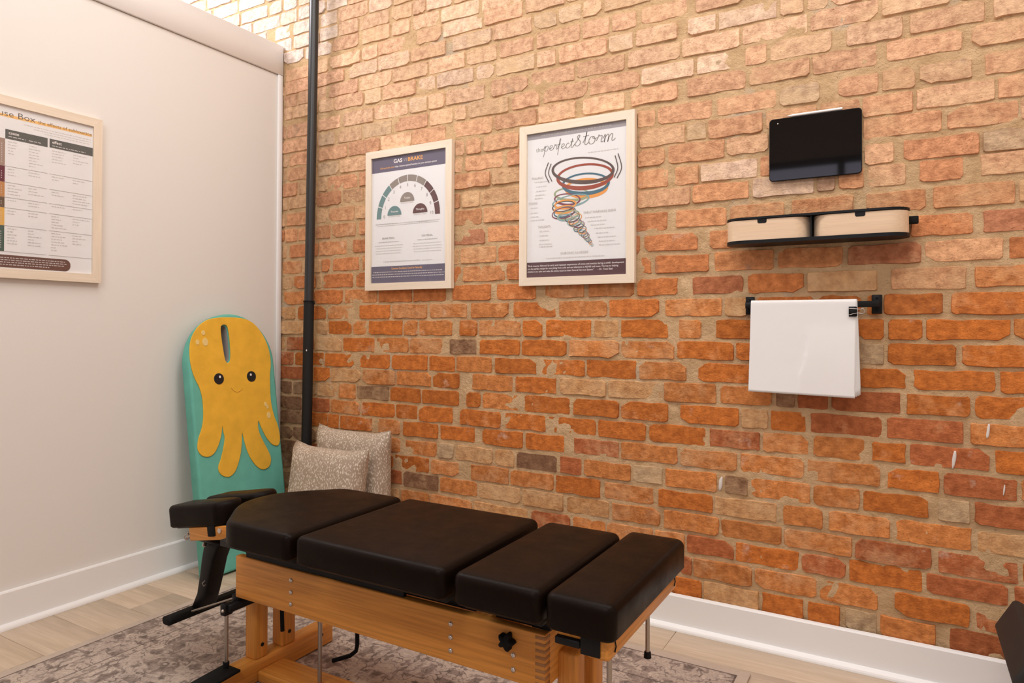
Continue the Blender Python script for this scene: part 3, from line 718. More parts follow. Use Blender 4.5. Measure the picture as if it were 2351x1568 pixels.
# ---------------------------------------------------------------- pillows on the floor behind the table
def speckle():
    M = mat('speckled_pillow_cloth', (.5, .4, .3), 0.9, spec=0.15); t = NT(M); v = t.obj()
    vo = t.t.nodes.new('ShaderNodeTexVoronoi'); vo.inputs['Scale'].default_value = 1.0
    t.l(t.mapping(v, scale=(185, 185, 78)), vo.inputs['Vector'])
    c = t.mix(t.ramp(vo.outputs['Distance'], [(.30, 1.0), (.44, 0.0)]), (.42, .33, .245), (.78, .69, .58))
    c = t.mix(t.ramp(t.noise(v, 6, 3), [(.35, .35), (.6, 0)]), c, (.40, .31, .24))
    t.col(c); t.bump(t.math('ADD', t.noise(v, 13, 4), t.math('MULTIPLY', vo.outputs['Distance'], .15)), 0.35, 0.012); return M
M_SPECK = speckle()
def pillow(name, w, h, d, loc, lean, rz, label):
    e = empty(name, loc, (lean, 0, rz)); tag(e, label, 'pillow', 'speckled pillows behind the table')
    # block pillow: flat front and back, side gussets meeting in a seam with pointed corners
    rings = []; N = 10
    def ring(f, y, tip, rr):
        a, b = w/2*f, h/2*f; pts = []
        for sx, sz, ux, uz in ((1, -1, 0, 1), (1, 1, -1, 0), (-1, 1, 0, -1), (-1, -1, 1, 0)):
            pts.append((sx*(a+tip), y, sz*(b+tip)))
            L = 2*b if ux == 0 else 2*a
            for k in range(1, N):
                q = k/N; bow = math.sin(PI*q)
                px = sx*(a+tip)*(1 if ux == 0 else 1-2*q); pz = sz*(b+tip)*(1 if uz == 0 else 1-2*q)
                if ux == 0: px -= sx*(tip*1.5*min(1, bow*1.6))
                else: pz -= sz*(tip*1.5*min(1, bow*1.6))
                pts.append((px, y, pz))
        return pts
    for f, y, tip in ((.60, -d*.53, 0), (.84, -d*.50, 0), (.93, -d*.36, .001), (.985, -d*.15, .006), (1.0, 0, .014), (.985, d*.15, .006), (.93, d*.36, .001), (.84, d*.50, 0), (.60, d*.53, 0)):
        rings.append([(x, yy, z+h/2+.016) for x, yy, z in ring(f, y, tip, 0)])
    MB().loft(rings).build('pillow_cover', M_SPECK, e)
    r0 = ring(1.0, 0, .0145, 0)
    MB().tube([(x, y, z+h/2+.016) for x, y, z in r0], .0022, 6, True).build('seam_piping', M_SPECK, e)
pillow('pillow', .405, .585, .115, (.583, -.085, .0), -.0, 0, 'speckled beige pillow against the brick wall, half hidden by the front pillow')
pillow('pillow', .405, .512, .115, (.575, -.300, .0195), -.155, 0, 'speckled beige pillow in front of the other, nearest the table')

# ---------------------------------------------------------------- black pipe in the corner
pp = empty('iron_pipe', (.250, -.062, 0)); tag(pp, 'tall black iron pipe standing in front of the brick corner', 'pipe')
def ploc(z): return (.2496+.01443*z-.250, 0, z)
MB().cyl(ploc(.004), ploc(1.195), .0245, 24).build('lower_sleeve', mat('black_pipe_sleeve', (.012, .012, .012), 0.62, spec=0.3), pp)
MB().cyl(ploc(1.195), ploc(3.448), .0225, 24).build('upper_pipe', M_PIPE, pp)
ti = MB(); ti.cyl(ploc(1.193), ploc(1.201), .0265, 24); ti.tube([(ploc(1.197)[0]-.026, .0, 1.197), (ploc(1.197)[0]-.034, .004, 1.185)], .003, 6); ti.tube([(ploc(1.197)[0]+.026, 0, 1.197), (ploc(1.197)[0]+.036, .004, 1.184)], .003, 6)
ti.build('cable_tie', M_RUBBER, pp)
MB().sphere((ploc(.96)[0]+.012, -.0215, .96), .003, 1, 1, 1.6).build('paint_speck', M_WHITE, pp)

# ---------------------------------------------------------------- framed posters
def glass_pane():
    M = bpy.data.materials.new('picture_glass'); M.use_nodes = True; nt = M.node_tree
    nt.nodes.remove(nt.nodes['Principled BSDF'])
    lw = nt.nodes.new('ShaderNodeLayerWeight'); lw.inputs[0].default_value = 0.5
    pw = nt.nodes.new('ShaderNodeMath'); pw.operation = 'POWER'; pw.inputs[1].default_value = 5; nt.links.new(lw.outputs['Facing'], pw.inputs[0])
    fr = nt.nodes.new('ShaderNodeMath'); fr.operation = 'MULTIPLY_ADD'; fr.inputs[1].default_value = 0.9; fr.inputs[2].default_value = 0.022
    nt.links.new(pw.outputs[0], fr.inputs[0])
    a = nt.nodes.new('ShaderNodeBsdfTransparent'); g = nt.nodes.new('ShaderNodeBsdfGlossy'); g.inputs['Roughness'].default_value = 0.03
    mx = nt.nodes.new('ShaderNodeMixShader')
    nt.links.new(fr.outputs[0], mx.inputs[0]); nt.links.new(a.outputs[0], mx.inputs[1]); nt.links.new(g.outputs[0], mx.inputs[2])
    nt.links.new(mx.outputs[0], nt.nodes['Material Output'].inputs[0]); return M
M_GLASS = glass_pane()
INK = {}
def ink(c):
    if c not in INK: INK[c] = mat('ink_%02x%02x%02x' % tuple(int(q*255) for q in c), c, 0.7, spec=0.2)
    return INK[c]
def hexc(h):
    v = [int(h[i:i+2], 16)/255 for i in (0, 2, 4)]
    return tuple(round(q/12.92 if q <= .04045 else ((q+.055)/1.055)**2.4, 4) for q in v)
PW, PH, BAR, PD = .490, .645, .033, .022
def picture(name, loc, rot, label):
    e = empty(name, loc, rot); tag(e, label, 'framed poster', 'framed posters')
    W2, H2 = PW/2, PH/2
    # mitred pale oak rails: outer face, inner rebate
    def rail(p):
        (ox0, oy0), (ox1, oy1), (ix1, iy1), (ix0, iy0) = p
        mb = MB(); vs = [(x, y, z) for z in (0, PD) for x, y in ((ox0, oy0), (ox1, oy1), (ix1, iy1), (ix0, iy0))]
        mb.add(vs, [(3, 2, 1, 0), (4, 5, 6, 7), (0, 1, 5, 4), (1, 2, 6, 5), (2, 3, 7, 6), (3, 0, 4, 7)]); return mb
    a, b = W2, H2; c, d = W2-BAR, H2-BAR; g = .0003
    rail([(-a, -b), (a, -b), (c, -d), (-c, -d)]).build('frame_rail', M_FRAME_H, e)
    rail([(a, b), (-a, b), (-c, d), (c, d)]).build('frame_rail', M_FRAME_H, e)
    rail([(a, -b+g), (a, b-g), (c, d-g), (c, -d+g)]).build('frame_rail', M_FRAME_V, e)
    rail([(-a, b-g), (-a, -b+g), (-c, -d+g), (-c, d-g)]).build('frame_rail', M_FRAME_V, e)
    p = MB().box(-c-.003, c+.003, -d-.003, d+.003, .006, .013).build('poster_print', mat('poster_paper', (.84, .83, .83), 0.75, spec=0.2), e)
    MB().box(-c+.0002, c-.0002, -d+.0002, d-.0002, .0160, .0172).build('glass_pane', M_GLASS, e)
    return e, p
ZP = .0133
class Print:
    """flat printing on a poster: groups of shapes and lettering, one mesh per group"""
    def __init__(s, paper): s.p = paper; s.k = 0; s.rg = random.Random(3)
    def z(s): s.k += 1; return ZP+s.k*.00003
    def poly(s, name, polys, c):
        z = s.z(); mb = MB()
        for q in polys: mb.add([(x, y, z) for x, y in q], [tuple(range(len(q)))])
        return mb.build(name, ink(c), s.p)
    def rect(s, name, x0, x1, y0, y1, c): return s.poly(name, [[(x0, y0), (x1, y0), (x1, y1), (x0, y1)]], c)
    def text(s, name, items, c, bold=0.0):
        """items: (string, x, y, size, align, width or None)"""
        for st, x, y, size, al, wd in items:
            z = s.z(); mb = MB()
            cu = bpy.data.curves.new('t', 'FONT'); cu.body = st; cu.size = size; cu.align_x = al; cu.offset = bold*size; cu.resolution_u = 3
            o = bpy.data.objects.new('t', cu); COL.objects.link(o)
            me = bpy.data.meshes.new_from_object(o.evaluated_get(bpy.context.evaluated_depsgraph_get()))
            bpy.data.objects.remove(o); bpy.data.curves.remove(cu)
            xs = [v.co.x for v in me.vertices] or [0, 1]
            k = wd/(max(xs)-min(xs)) if wd else 1
            mb.add([(x+v.co.x*k, y+v.co.y, z) for v in me.vertices], [tuple(q.vertices) for q in me.polygons])
            bpy.data.meshes.remove(me)
            mb.build(name, ink(c), s.p)
    def words(s, name, lines, c, h=.0022, shear=0):
        if c != WHITE: c = tuple(round(q*.6+.84*.4, 4) for q in c)
        else: c = hexc('c9c2c2')
        h *= .85
        """fine print too small to read: runs of word-length marks; lines: (x0, x1, y)"""
        q = []
        for x0, x1, y in lines:
            x = x0
            while x < x1-.002:
                w = min(s.rg.uniform(.004, .013), x1-x)
                q.append([(x, y), (x+w, y), (x+w, y+h), (x, y+h)]); x += w+.0028
        o = s.poly(name, q, c); o['kind'] = 'stuff'; return o
    def ribbon(s, name, strokes, c, w):
        z = s.z(); mb = MB()
        for st in strokes:
            pts = [Vector((p[0], p[1])) for p in st]; L = []; Rr = []
            for i, p in enumerate(pts):
                d = (pts[min(i+1, len(pts)-1)]-pts[max(i-1, 0)]); d = d.normalized() if d.length > 0 else Vector((1, 0))
                ww = w*(1.0+.45*abs(d.y)) if w < .004 else w
                nrm = Vector((-d.y, d.x))*ww/2; L.append(p+nrm); Rr.append(p-nrm)
            n = len(pts); mb.add([(p.x, p.y, z) for p in L+Rr], [(i, n+i, n+i+1, i+1) for i in range(n-1)])
        return mb.build(name, ink(c), s.p)
NAVY = hexc('6c6678'); GREY = hexc('96908c'); DARK = hexc('6c6460'); ORANGE = hexc('f0ae5c'); WHITE = hexc('f2ece8'); LIGHT = hexc('bdb5af')  # inks washed out: the veil of glare on the glass is mixed in
TEAL = hexc('728f90'); TAUPE = hexc('958a82'); BROWN = hexc('6a4c4c'); PLUM = hexc('62484c')
# --- gas vs brake
e, p = picture('framed_poster', (.8365, -.0035, 1.5665), (PI/2, 0, 0), 'framed poster of a stress gauge headed GAS VS BRAKE, nearest the black pipe')
P = Print(p); C_, D_ = PW/2-BAR, PH/2-BAR
P.rect('header_band', -C_, C_, .2215, D_, NAVY)
P.text('heading_lettering', [('GAS', -.085, .2575, .0245, 'LEFT', .050)], WHITE, .022)
P.text('heading_lettering', [('VS', -.028, .2585, .020, 'LEFT', .020)], LIGHT, -.008)
P.text('heading_lettering', [('BRAKE', -.003, .2575, .0245, 'LEFT', .084)], ORANGE, .022)
P.text('heading_lettering', [('Chiropractic care', -.164, .2365, .0115, 'LEFT', .083)], ORANGE, .012)
P.text('heading_lettering', [('helps restore optimal function to your nervous system', -.077, .2365, .0115, 'LEFT', .236)], WHITE, .012)
def ringseg(r0, r1, a0, a1, cx, cy, n=8):
    return [(cx+r1*math.cos(a0+(a1-a0)*i/n), cy+r1*math.sin(a0+(a1-a0)*i/n)) for i in range(n+1)]+[(cx+r0*math.cos(a1-(a1-a0)*i/n), cy+r0*math.sin(a1-(a1-a0)*i/n)) for i in range(n+1)]
for k in range(10):
    a1 = PI-PI*k/10-(.012 if k else 0); a0 = PI-PI*(k+1)/10+(.012 if k < 9 else 0)
    col = TEAL if k < 3 else TAUPE if k < 7 else BROWN
    P.poly('gauge_segment', [[(x, .006+(y-.006)*1.05) for x, y in ringseg(.1535, .1805, a0, a1, -.0025, .006)]], col)
for k in range(11):
    a = PI-PI*k/10; 
    P.text('gauge_numeral', [(str(k), -.0025+.136*math.cos(a)*(.99), .008+.136*math.sin(a), .021, 'CENTER', None)], hexc('a8a09a'), -.006)
for (cx, cy, col, t1, t2) in ((-.0041, .0758, TAUPE, 'Toxins', 'CHEMICAL STRESS'), (-.0777, .0193, TEAL, 'Traumas', 'PHYSICAL STRESS'), (.069, .019, BROWN, 'Thoughts', 'EMOTIONAL STRESS')):
    P.poly('stress_dome', [[(cx+.0405*math.cos(PI*i/20), cy+.0415*math.sin(PI*i/20)) for i in range(21)]], col)
    P.text('dome_lettering', [(t1, cx, cy+.012, .0125, 'CENTER', None)], WHITE, .01)
    P.text('dome_caption', [(t2, cx, cy-.008, .0065, 'CENTER', .070)], LIGHT)
P.words('fine_print', [(-.1886, -.06, -.019), (-.18, .17, -.027)], LIGHT, .0026); P.words('fine_print', [(-.188, -.085, -.0188), (.06, .115, -.0215)], GREY, .003)
P.words('fine_print', [(-.085, .18, -.0195)], LIGHT, .0026)
P.text('column_heading', [('BRAKE PEDAL', -.112, -.088, .0115, 'CENTER', .072), ('GAS PEDAL', .109, -.088, .0115, 'CENTER', .062)], GREY)
P.words('column_text', [(-.17, -.05, -.1025), (.056, .165, -.1025)], GREY, .003)
P.words('column_text', [(-.191, -.028, -.118), (-.186, -.03, -.130), (-.186, -.035, -.142), (-.186, -.04, -.154), (.032, .186, -.118), (.03, .19, -.130), (.034, .187, -.142), (.036, .185, -.154)], LIGHT, .0024)
P.words('quotation', [(-.1396, .07, -.193)], GREY, .003); P.words('quotation', [(.082, .1346, -.1935)], LIGHT, .0024)
P.rect('footer_band', -C_, C_, -D_, -.2131, NAVY)
P.text('footer_heading', [('Common Conditions Cared for Naturally', -.005, -.2285, .0125, 'CENTER', .175)], ORANGE, .014)
P.words('footer_text', [(-.200, .195, -.2415), (-.206, .205, -.2525), (-.206, .205, -.2635)], WHITE, .0042)
# --- the perfect storm
e, p = picture('framed_poster', (1.662, -.0035, 1.5665), (PI/2, 0, 0), 'framed poster with a coloured tornado headed the perfect storm, middle of the brick wall')
P = Print(p)
P.rect('header_band', -C_, C_, .2668, D_, hexc('a8a3a6'))  # band paled to grey-lilac, glare on the glass painted in
P.words('header_text', [(-.15, .15, .277)], LIGHT, .004)
P.text('title_lettering', [('the', -.1735, .2140, .0255, 'LEFT', .031)], GREY, -.008)
# brush-script title drawn stroke by stroke in letter units (x advance, y; x-height 1)
LET = {
 'p': (1.0, [[(-.15, .1), (.1, .8), (.22, 1.0), (.2, .3), (.1, -.9), (.02, -1.15)], [(.14, .1), (.3, .75), (.55, 1.0), (.75, .8), (.72, .3), (.5, 0), (.25, .1)]]),
 'e': (.78, [[(-.05, .3), (.25, .42), (.5, .68), (.45, .95), (.25, .98), (.08, .7), (.1, .25), (.32, 0), (.6, .12), (.8, .4)]]),
 'r': (.72, [[(-.05, .3), (.12, .75), (.2, 1.08), (.26, .9), (.55, .92), (.5, .4), (.52, .08), (.75, .2)]]),
 'f': (.62, [[(-.05, .2), (.2, .8), (.42, 1.75), (.38, 2.05), (.24, 1.8), (.2, .8), (.12, -.6), (.05, -1.05)], [(-.05, .92), (.25, .98), (.55, 1.05)]]),
 'c': (.74, [[(.55, .8), (.42, 1.0), (.2, .9), (.06, .5), (.14, .1), (.38, 0), (.75, .3)]]),
 't': (.62, [[(.02, .3), (.25, 1.0), (.36, 1.75), (.26, .8), (.24, .15), (.4, .02), (.66, .3)], [(-.02, 1.12), (.3, 1.16), (.62, 1.22)]]),
 's': (.92, [[(-.15, .05), (.2, .6), (.5, 1.25), (.46, 1.42), (.28, 1.3), (.3, 1.0), (.58, .62), (.64, .3), (.42, .0), (.12, .08), (.06, .3)]]),
 'o': (.92, [[(.5, 1.0), (.2, .92), (.05, .5), (.15, .1), (.4, 0), (.65, .2), (.72, .6), (.55, .98), (.45, .8), (.65, .66), (.98, .75)]]),
 'm': (1.35, [[(-.08, .5), (.08, .85), (.16, 1.02), (.15, .5), (.12, 0), (.2, .6), (.42, 1.0), (.55, .85), (.52, .4), (.5, 0), (.6, .6), (.82, 1.0), (.98, .85), (.92, .35), (1.02, .04), (1.3, .35)]])}
def script(word, x, y, xh, wfac):
    st = []; cx = x
    for ch in word:
        adv, strokes = LET[ch]
        for s_ in strokes: st.append(smooth_open([(cx+px*xh*wfac+py*xh*.10, y+py*xh) for px, py in s_], 5))
        cx += adv*xh*wfac
    return st
P.ribbon('title_lettering', script('perfect', -.139, .2140, .0200, 1.24), hexc('8f8985'), .0017)
P.ribbon('title_lettering', script('storm', -.004, .2170, .0290, 1.30), hexc('8f8985'), .0021)
P.words('subtitle', [(.054, .177, .1835)], LIGHT, .004)
def ellipse_ring(cx, cy, rx, ry, tilt, w0, w1, n=40, ph=0.0):
    out = []; inn = []
    for i in range(n):
        a = 2*PI*i/n; t = w0+(w1-w0)*(0.5-0.5*math.sin(a+ph))
        for L, r in ((out, t/2), (inn, -t/2)):
            x = (rx+r)*math.cos(a); y = (ry+r)*math.sin(a)
            L.append((cx+x*math.cos(tilt)-y*math.sin(tilt), cy+x*math.sin(tilt)+y*math.cos(tilt)))
    return [[out[i], out[(i+1) % n], inn[(i+1) % n], inn[i]] for i in range(n)]
RUST = hexc('a45a4c'); BLUE = hexc('587888'); AMBER = hexc('eea45c'); SAGE = hexc('a3ad8c'); WINE = hexc('865060'); AQUA = hexc('8caeb0'); UMBER = hexc('6a5c58')  # ring inks lightened by the same painted glare
rings = [(.046, .050, .086, .034, -.06, AMBER, .006, .011), (-.016, .032, .073, .024, -.10, SAGE, .004, .008), (.043, .067, .096, .0385, -.05, BLUE, .005, .011),
 (.039, .0955, .115, .0455, -.03, RUST, .006, .012), (.030, .121, .129, .0475, -.12, UMBER, .005, .011),
 (-.034, .013, .055, .021, -.12, WINE, .003, .006), (-.020, .005, .078, .022, .10, AQUA, .003, .006), (-.050, -.014, .048, .020, .08, UMBER, .003, .005),
 (-.042, -.006, .045, .016, .0, AMBER, .004, .006), (-.048, -.026, .042, .014, .05, AMBER, .004, .007), (-.045, -.036, .046, .019, .10, BLUE, .002, .005), (-.052, -.040, .048, .021, .12, WINE, .002, .004),
 (-.030, -.050, .046, .016, .12, SAGE, .003, .006), (-.044, -.058, .03, .012, .0, AQUA, .003, .004)]
rr = random.Random(8)
for k in range(17):
    f = k/16; cx = -.012+.084*f+.008*math.sin(k*1.9)*(1-f); cy = -.060-.112*f; rx = .031*(1-f)+.0045*f; ry = .017*(1-f)+.005*f
    rings.append((cx, cy, rx, ry, .2+.25*math.sin(k*1.3), (UMBER, AMBER, AQUA, UMBER, WINE, SAGE, BLUE)[k % 7], .0012, .0034*(1-f)+.0014*f))
for cx, cy, rx, ry, ti_, col, w0, w1 in rings:
    P.poly('tornado_ring', ellipse_ring(cx, cy, rx, ry, ti_, w0*1.35, w1*1.35), col)
for sx, x0 in ((-1, -.099), (1, .159)):
    for k in (1, 2):
        P.ribbon('motion_mark', [smooth_open([(x0+sx*(.006+.012*k-.012), .155+.006*k), (x0+sx*(.002+.015*k), .125-(.012 if sx > 0 else 0)), (x0+sx*(-.010+.012*k), .094-.004*k-(.012 if sx > 0 else 0))], 6)], UMBER, .0026)
P.text('column_heading', [('TRAUMAS', -.192, .105, .0125, 'LEFT', .052), ('TOXINS', -.206, .005, .0125, 'LEFT', .040), ('THOUGHTS', -.163, -.092, .0125, 'LEFT', .056), ('EARLY WARNING SIGNS', .036, -.049, .0125, 'LEFT', .132), ('CHRONIC ILLNESSES', -.0623, -.2015, .0120, 'LEFT', .118)], LIGHT)
P.words('column_text', [(-.180, -.12, .093), (-.172, -.125, .074), (-.172, -.128, .056), (-.176, -.130, .040), (-.178, -.142, .027)], LIGHT, .0028)
P.words('column_text', [(-.196, -.162, -.010), (-.196, -.165, -.030), (-.196, -.158, -.046), (-.196, -.132, -.060)], LIGHT, .0028)
P.words('column_text', [(-.156, -.112, -.106), (-.156, -.115, -.124), (-.156, -.112, -.142), (-.157, -.10, -.158), (-.157, -.096, -.168)], LIGHT, .0028)
P.words('column_text', [(.042, .11, -.066), (.054, .13, -.081), (.066, .125, -.096), (.080, .165, -.110), (.088, .138, -.128), (.095, .168, -.144), (.10, .165, -.160), (.10, .184, -.174)], LIGHT, .0028)
P.words('column_text', [(-.125, .125, -.2155)], LIGHT, .0028)
P.rect('footer_band', -C_, C_, -D_, -.2292, PLUM)
P.text('footer_text', [("\"Birth trauma, followed by early and repeated experiences of stress and toxicity during a child's development", -.209, -.2465, .0095, 'LEFT', .411),
 ('are the perfect recipe for everything from colic and ear infections to ADHD and more. The key to helping', -.209, -.2580, .0095, 'LEFT', .388),
 ('children is to calm and relax the stress stuck on their Central Nervous System.\"', -.209, -.2695, .0095, 'LEFT', .290), ('- Dr. Tony Ebel', .096, -.2695, .0095, 'LEFT', .060)], WHITE, .008)
# --- fuse box chart on the partition
e, p = picture('framed_poster', (.0006, -1.160, 1.5665), (PI/2, 0, PI/2), 'framed Fuse Box table chart hanging alone on the pale partition wall')
P = Print(p)
P.rect('title_highlight', -C_+.01, .209, .2490, .2585, hexc('f3c27a'))
P.text('title_lettering', [('The Fuse Box', -.196, .2520, .0300, 'LEFT', .204)], DARK, -.004)
P.text('title_lettering', [('the effects of subluxation', .018, .2520, .0165, 'LEFT', .191)], hexc('8a6a4a'), .004)
P.words('subtitle', [(-.028, .205, .2345), (.005, .205, .2255), (.04, .20, .217)], LIGHT, .0026)
P.rect('cause_header', -.087, .0503, .172, .2058, hexc('5f6260')); P.rect('effect_header', .057, .2122, .1735, .206, hexc('5f6260'))
P.text('header_lettering', [('cause', -.077, .190, .0150, 'LEFT', None), ('effect', .066, .190, .0150, 'LEFT', None)], WHITE, .01)
P.words('header_lettering', [(-.077, -.022, .180), (-.012, .03, .180), (.066, .185, .180)], LIGHT, .003)
cols = ('a48d80', '6a3542', 'c08a58', '6e5c4c', 'e0b060', '4c625c')
ys = (.172, .0746, .0171, -.0363, -.0735, -.1373, -.2288)
for k in range(6):
    P.rect('row_tab', -.108, -.0875, ys[k+1]+.0005, ys[k]-.0005, hexc(cols[k]))
    P.words('row_tab_text', [(-.099, -.0965, y) for y in [ys[k+1]+.012+.008*q for q in range(max(1, int((ys[k]-ys[k+1]-.02)/.008)))]], WHITE, .004)
    P.rect('row_rule', -.087, .0503, ys[k+1]-.0005, ys[k+1]+.0005, GREY); P.rect('row_rule', .057, .2122, ys[k+1]-.0005, ys[k+1]+.0005, GREY)
    n = int((ys[k]-ys[k+1]-.008)/.0105); L = []
    for (x0, x1) in ((-.078, -.030), (-.012, .042), (.066, .122), (.140, .205)):
        for q in range(rr.randint(max(1, n//2), max(1, n))): L.append((x0, rr.uniform(x0+.018, x1), ys[k]-.010-.0105*q))
    P.words('table_text', L, hexc('b8b0aa'), .0024)
P.poly('footer_pill', [rrect(-C_, .134, -.2845, -.2405, .02, 8)], hexc('6e5048'))
P.words('footer_text', [(-.2, .115, -.2520), (-.2, .12, -.2600), (-.2, .115, -.2680), (-.2, .06, -.2765)], WHITE, .0034)

# ---------------------------------------------------------------- tablet and stylus
tb = empty('tablet', (2.5175, -.0075, 1.6755), (PI/2, 0, 0)); tag(tb, 'black tablet computer mounted on the brick wall above the shelf', 'tablet')
def flat(poly, z0, z1, r):
    return MB().loft([[(x, y, z0) for x, y in inset(poly, r)], [(x, y, z0+r) for x, y in poly], [(x, y, z1-r) for x, y in poly], [(x, y, z1) for x, y in inset(poly, r)]], smooth=False)
flat(rrect(-.1395, .1395, -.105, .105, .0125, 6), .0, .0066, .0012).build('tablet_case', M_BLACKSATIN, tb)
flat(rrect(-.1375, .1375, -.103, .103, .011, 6), .0064, .0074, .0003).build('screen_glass', mat('switched_off_screen', (.006, .005, .005), 0.04, spec=0.55), tb)
MB().cyl((-.112, .088, .0072), (-.112, .088, .0075), .002, 10).build('camera_lens', M_STEEL, tb)
MB().box(-.05, .05, -.05, .05, -.0060, .0004).build('wall_mount', M_BLACK, tb)
sy = empty('stylus', (2.5175, -.0110, 1.7854)); tag(sy, 'white stylus pen lying along the top edge of the tablet', 'stylus')
MB().cyl((-.066, 0, 0), (.083, 0, 0), .0043, 16).build('barrel', mat('white_plastic', (.86, .84, .82), 0.35), sy)
MB().cyl((-.066, 0, 0), (-.083, 0, 0), .0043, 16, .0012).build('tip', M_WHITE, sy)

# ---------------------------------------------------------------- rounded wall shelf with two drawers
sh = empty('wall_shelf', (2.5195, 0, 1.354)); tag(sh, 'black rounded wall shelf holding two pale wooden drawers', 'shelf')
def stadium(x0, x1, y0, y1, n=12):
    r = (y1-y0)/2; cy = (y0+y1)/2
    return [(x1-r+r*math.cos(-PI/2+PI*i/n), cy+r*math.sin(-PI/2+PI*i/n)) for i in range(n+1)]+[(x0+r+r*math.cos(PI/2+PI*i/n), cy+r*math.sin(PI/2+PI*i/n)) for i in range(n+1)]
SD0, SD1 = -.118, -.006
MB().prism(stadium(-.268, .268, SD0, SD1), 0, .011).build('bottom_panel', M_BLACKSATIN, sh)
MB().prism(stadium(-.268, .268, SD0, SD1), .0795, .0865).build('top_panel', M_BLACKSATIN, sh)
MB().box(-.22, .22, -.014, -.0062, .011, .0795).build('back_panel', M_BLACKSATIN, sh)
MB().box(-.0028, .0008, -.112, -.014, .011, .0795).build('divider', M_BLACK, sh)
for x0, x1, c in ((-.2655, -.0036, -.147), (.0016, .2655, .137)):
    r0 = stadium(x0, x1, SD0+.003, SD1-.010)
    dr = MB().prism(r0, .0115, .0735, smooth=False)
    n = len(r0); mb = MB(); mb.loft([[(x, y, z) for x, y in r0] for z in (.0115, .0775)], False, False, True); mb.add([(x, y, .0775) for x, y in r0], [tuple(range(n))])
    o = mb.build('drawer', M_BIRCH, sh)
    nt_ = MB(); q = [(c-.0145, .0795), (c-.0140, .068), (c-.0105, .0645), (c+.0105, .0645), (c+.0140, .068), (c+.0145, .0795)]
    nt_.loft([[(x, SD0+.0105, z) for x, z in q], [(x, SD0+.0024, z) for x, z in q]], smooth=False)
    nt_.build('finger_notch', M_BLACK, o)
MB().rbox(.262, .291, -.040, -.020, .043, .066, .003, 2).build('end_peg', M_RUBBER, sh)
MB().box(.255, .275, -.034, -.004, .046, .063).build('mounting_arm', M_BLACK, sh)

# ---------------------------------------------------------------- towel bar, folded paper and binder clip
br = empty('towel_bar', (2.507, 0, 1.154)); tag(br, 'black flat towel bar fixed to the bricks below the shelf', 'towel bar')
for x in (-.191, .191):
    o = MB().rbox(x-.0145, x+.0145, -.012, -.004, -.030, .030, .002, 2).build('wall_plate', M_BLACKSATIN, br)
    MB().box(x-.009, x+.009, -.046, -.012, -.010, .010).build('stand_off', M_BLACKSATIN, o)
    for z in (-.019, .019): MB().cyl((x, -.012, z), (x, -.0132, z), .0036, 10).build('screw', M_RUBBER, o)
MB().rbox(-.199, .199, -.052, -.046, -.0095, .0095, .0012, 1).build('bar', M_BLACKSATIN, br)
pa = empty('face_paper', (2.4855, 0, 1.167)); tag(pa, 'stack of white face paper sheets folded over the towel bar', 'paper sheets')
M_PAPER = mat('white_tissue_paper', (.79, .775, .76), 0.85, spec=0.15)
tpn = NT(M_PAPER); tpn.bump(tpn.noise(tpn.mapping(tpn.obj(), scale=(1, 1, .6)), 14, 4, 0.5, 0.6), 0.10, 0.01)
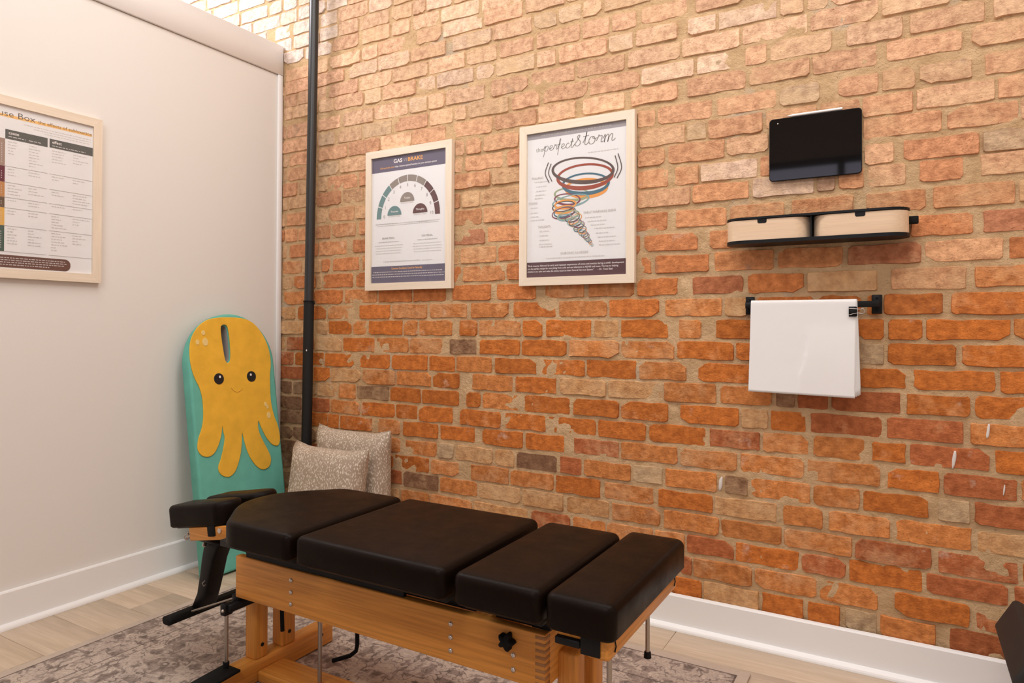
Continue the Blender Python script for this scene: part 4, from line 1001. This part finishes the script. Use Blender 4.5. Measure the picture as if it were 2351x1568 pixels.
def sheet(w0, w1, drop_f, drop_b, off, dxl, dxr, wav, seed):
    """one folded sheet: back flap, fold over the bar, front flap; thin solid"""
    prof = []                                                  # (y, z) from the back hem over the bar to the front hem
    R = .0045+off
    for i in range(8): prof.append((-.0485+R*1.0, -drop_b+(drop_b-.014)*i/7))
    for i in range(9):
        a = PI*i/8; prof.append((-.0490+R*math.cos(a)*1.0, -.0065+.004*math.sin(a)+off*math.sin(a)))
    NF = 40 if seed == 0 else 14
    for i in range(1, NF+1):
        f = i/NF; prof.append((-.0490-R-.008*f*f-off*.6*f, -.0065-(drop_f-.0065)*f))
    NX = 64 if seed == 0 else 22; V = []; F = []
    for j, (y, z) in enumerate(prof):
        dn = max(0, -z/.31); front = j > 12
        for i in range(NX+1):
            u = i/NX; x = -w0*(1-u)-dxl*dn*(1-u)+u*(w1+dxr*dn)
            yy = y
            if front:
                yy -= wav*dn*math.sin(u*7+seed)*.6
                # the pressed S-shaped crease of the sheet
                if seed == 0:
                    s_ = .52+.035*math.sin((dn-.25)*7.5); k = .25 < dn < .95
                    if k: yy -= .0030*(1 if u > s_ else 0)*math.sin(PI*(dn-.25)/.7)
            else: yy = min(yy, -.0135-0*off)
            V.append((x, yy, z-(.006*u*dn if seed == 0 else .004*u*dn)))
    for j in range(len(prof)-1):
        for i in range(NX):
            a = j*(NX+1)+i; F.append((a, a+1, a+NX+2, a+NX+1))
    mb = MB(); mb.add(V, F, True); o = mb.build('paper_sheet', M_PAPER, pa)
    m_ = o.modifiers.new('thickness', 'SOLIDIFY'); m_.thickness = .0006; m_.offset = -1
sheet(.1580, .1580, .300, .285, .0050, .006, -.004, .0010, 0)
sheet(.1570, .1590, .297, .280, .0036, .004, .001, .0014, 1)
sheet(.1560, .1595, .294, .276, .0023, .002, .007, .0016, 2)
sheet(.1550, .1600, .291, .272, .0011, .001, .010, .0012, 3)
bc = empty('binder_clip', (2.634, -.0635, 1.1305)); tag(bc, 'small black binder clip gripping the top right edge of the paper', 'binder clip')
MB().rbox(-.012, .0098, -.0022, .0010, -.0155, .0155, .0008, 1).build('clip_body', M_BLACK, bc)
MB().box(.0095, .0115, -.002, .034, -.014, .014).build('clip_spine', M_BLACK, bc)
MB().tube(smooth_open([(-.012, -.0015, .010), (.006, -.003, .0085), (.020, -.004, .0075), (.028, -.005, .009), (.0315, -.005, .003), (.0305, -.005, -.004), (.025, -.004, -.006), (.012, -.003, -.0045), (-.012, -.0015, -.0105)], 4), .0009, 6).build('wire_handle', M_CHROME, bc)
MB().tube(smooth_open([(-.010, .0350, .010), (.014, .036, .008), (.026, .034, .007), (.031, .033, 0), (.026, .034, -.007), (.014, .036, -.008), (-.010, .0350, -.010)], 4), .0009, 6).build('wire_handle', M_CHROME, bc)

# ---------------------------------------------------------------- black seat only just entering the frame at the lower right
st = empty('folding_seat', (3.16, -.42, 0)); tag(st, 'black tilted seat cut off by the right edge near the baseboard', 'seat')
SM = Matrix.Translation((-.178, .12, .262)) @ Matrix.Rotation(.50, 4, 'Y') @ Matrix.Rotation(.0, 4, 'X')
MB().rbox(0, .36, -.20, .16, 0, .10, .012, 3, SM).build('seat_pad', mat('black_vinyl', (.012, .012, .012), 0.6), st)
for dx, dy in ((-.08, -.09), (.12, -.09), (-.08, .09), (.12, .09)):
    MB().cyl((dx+.06, dy, 0), (dx+.04, dy, .262-.50*(dx+.2)), .011, 10).build('leg', M_BLACKSATIN, st)
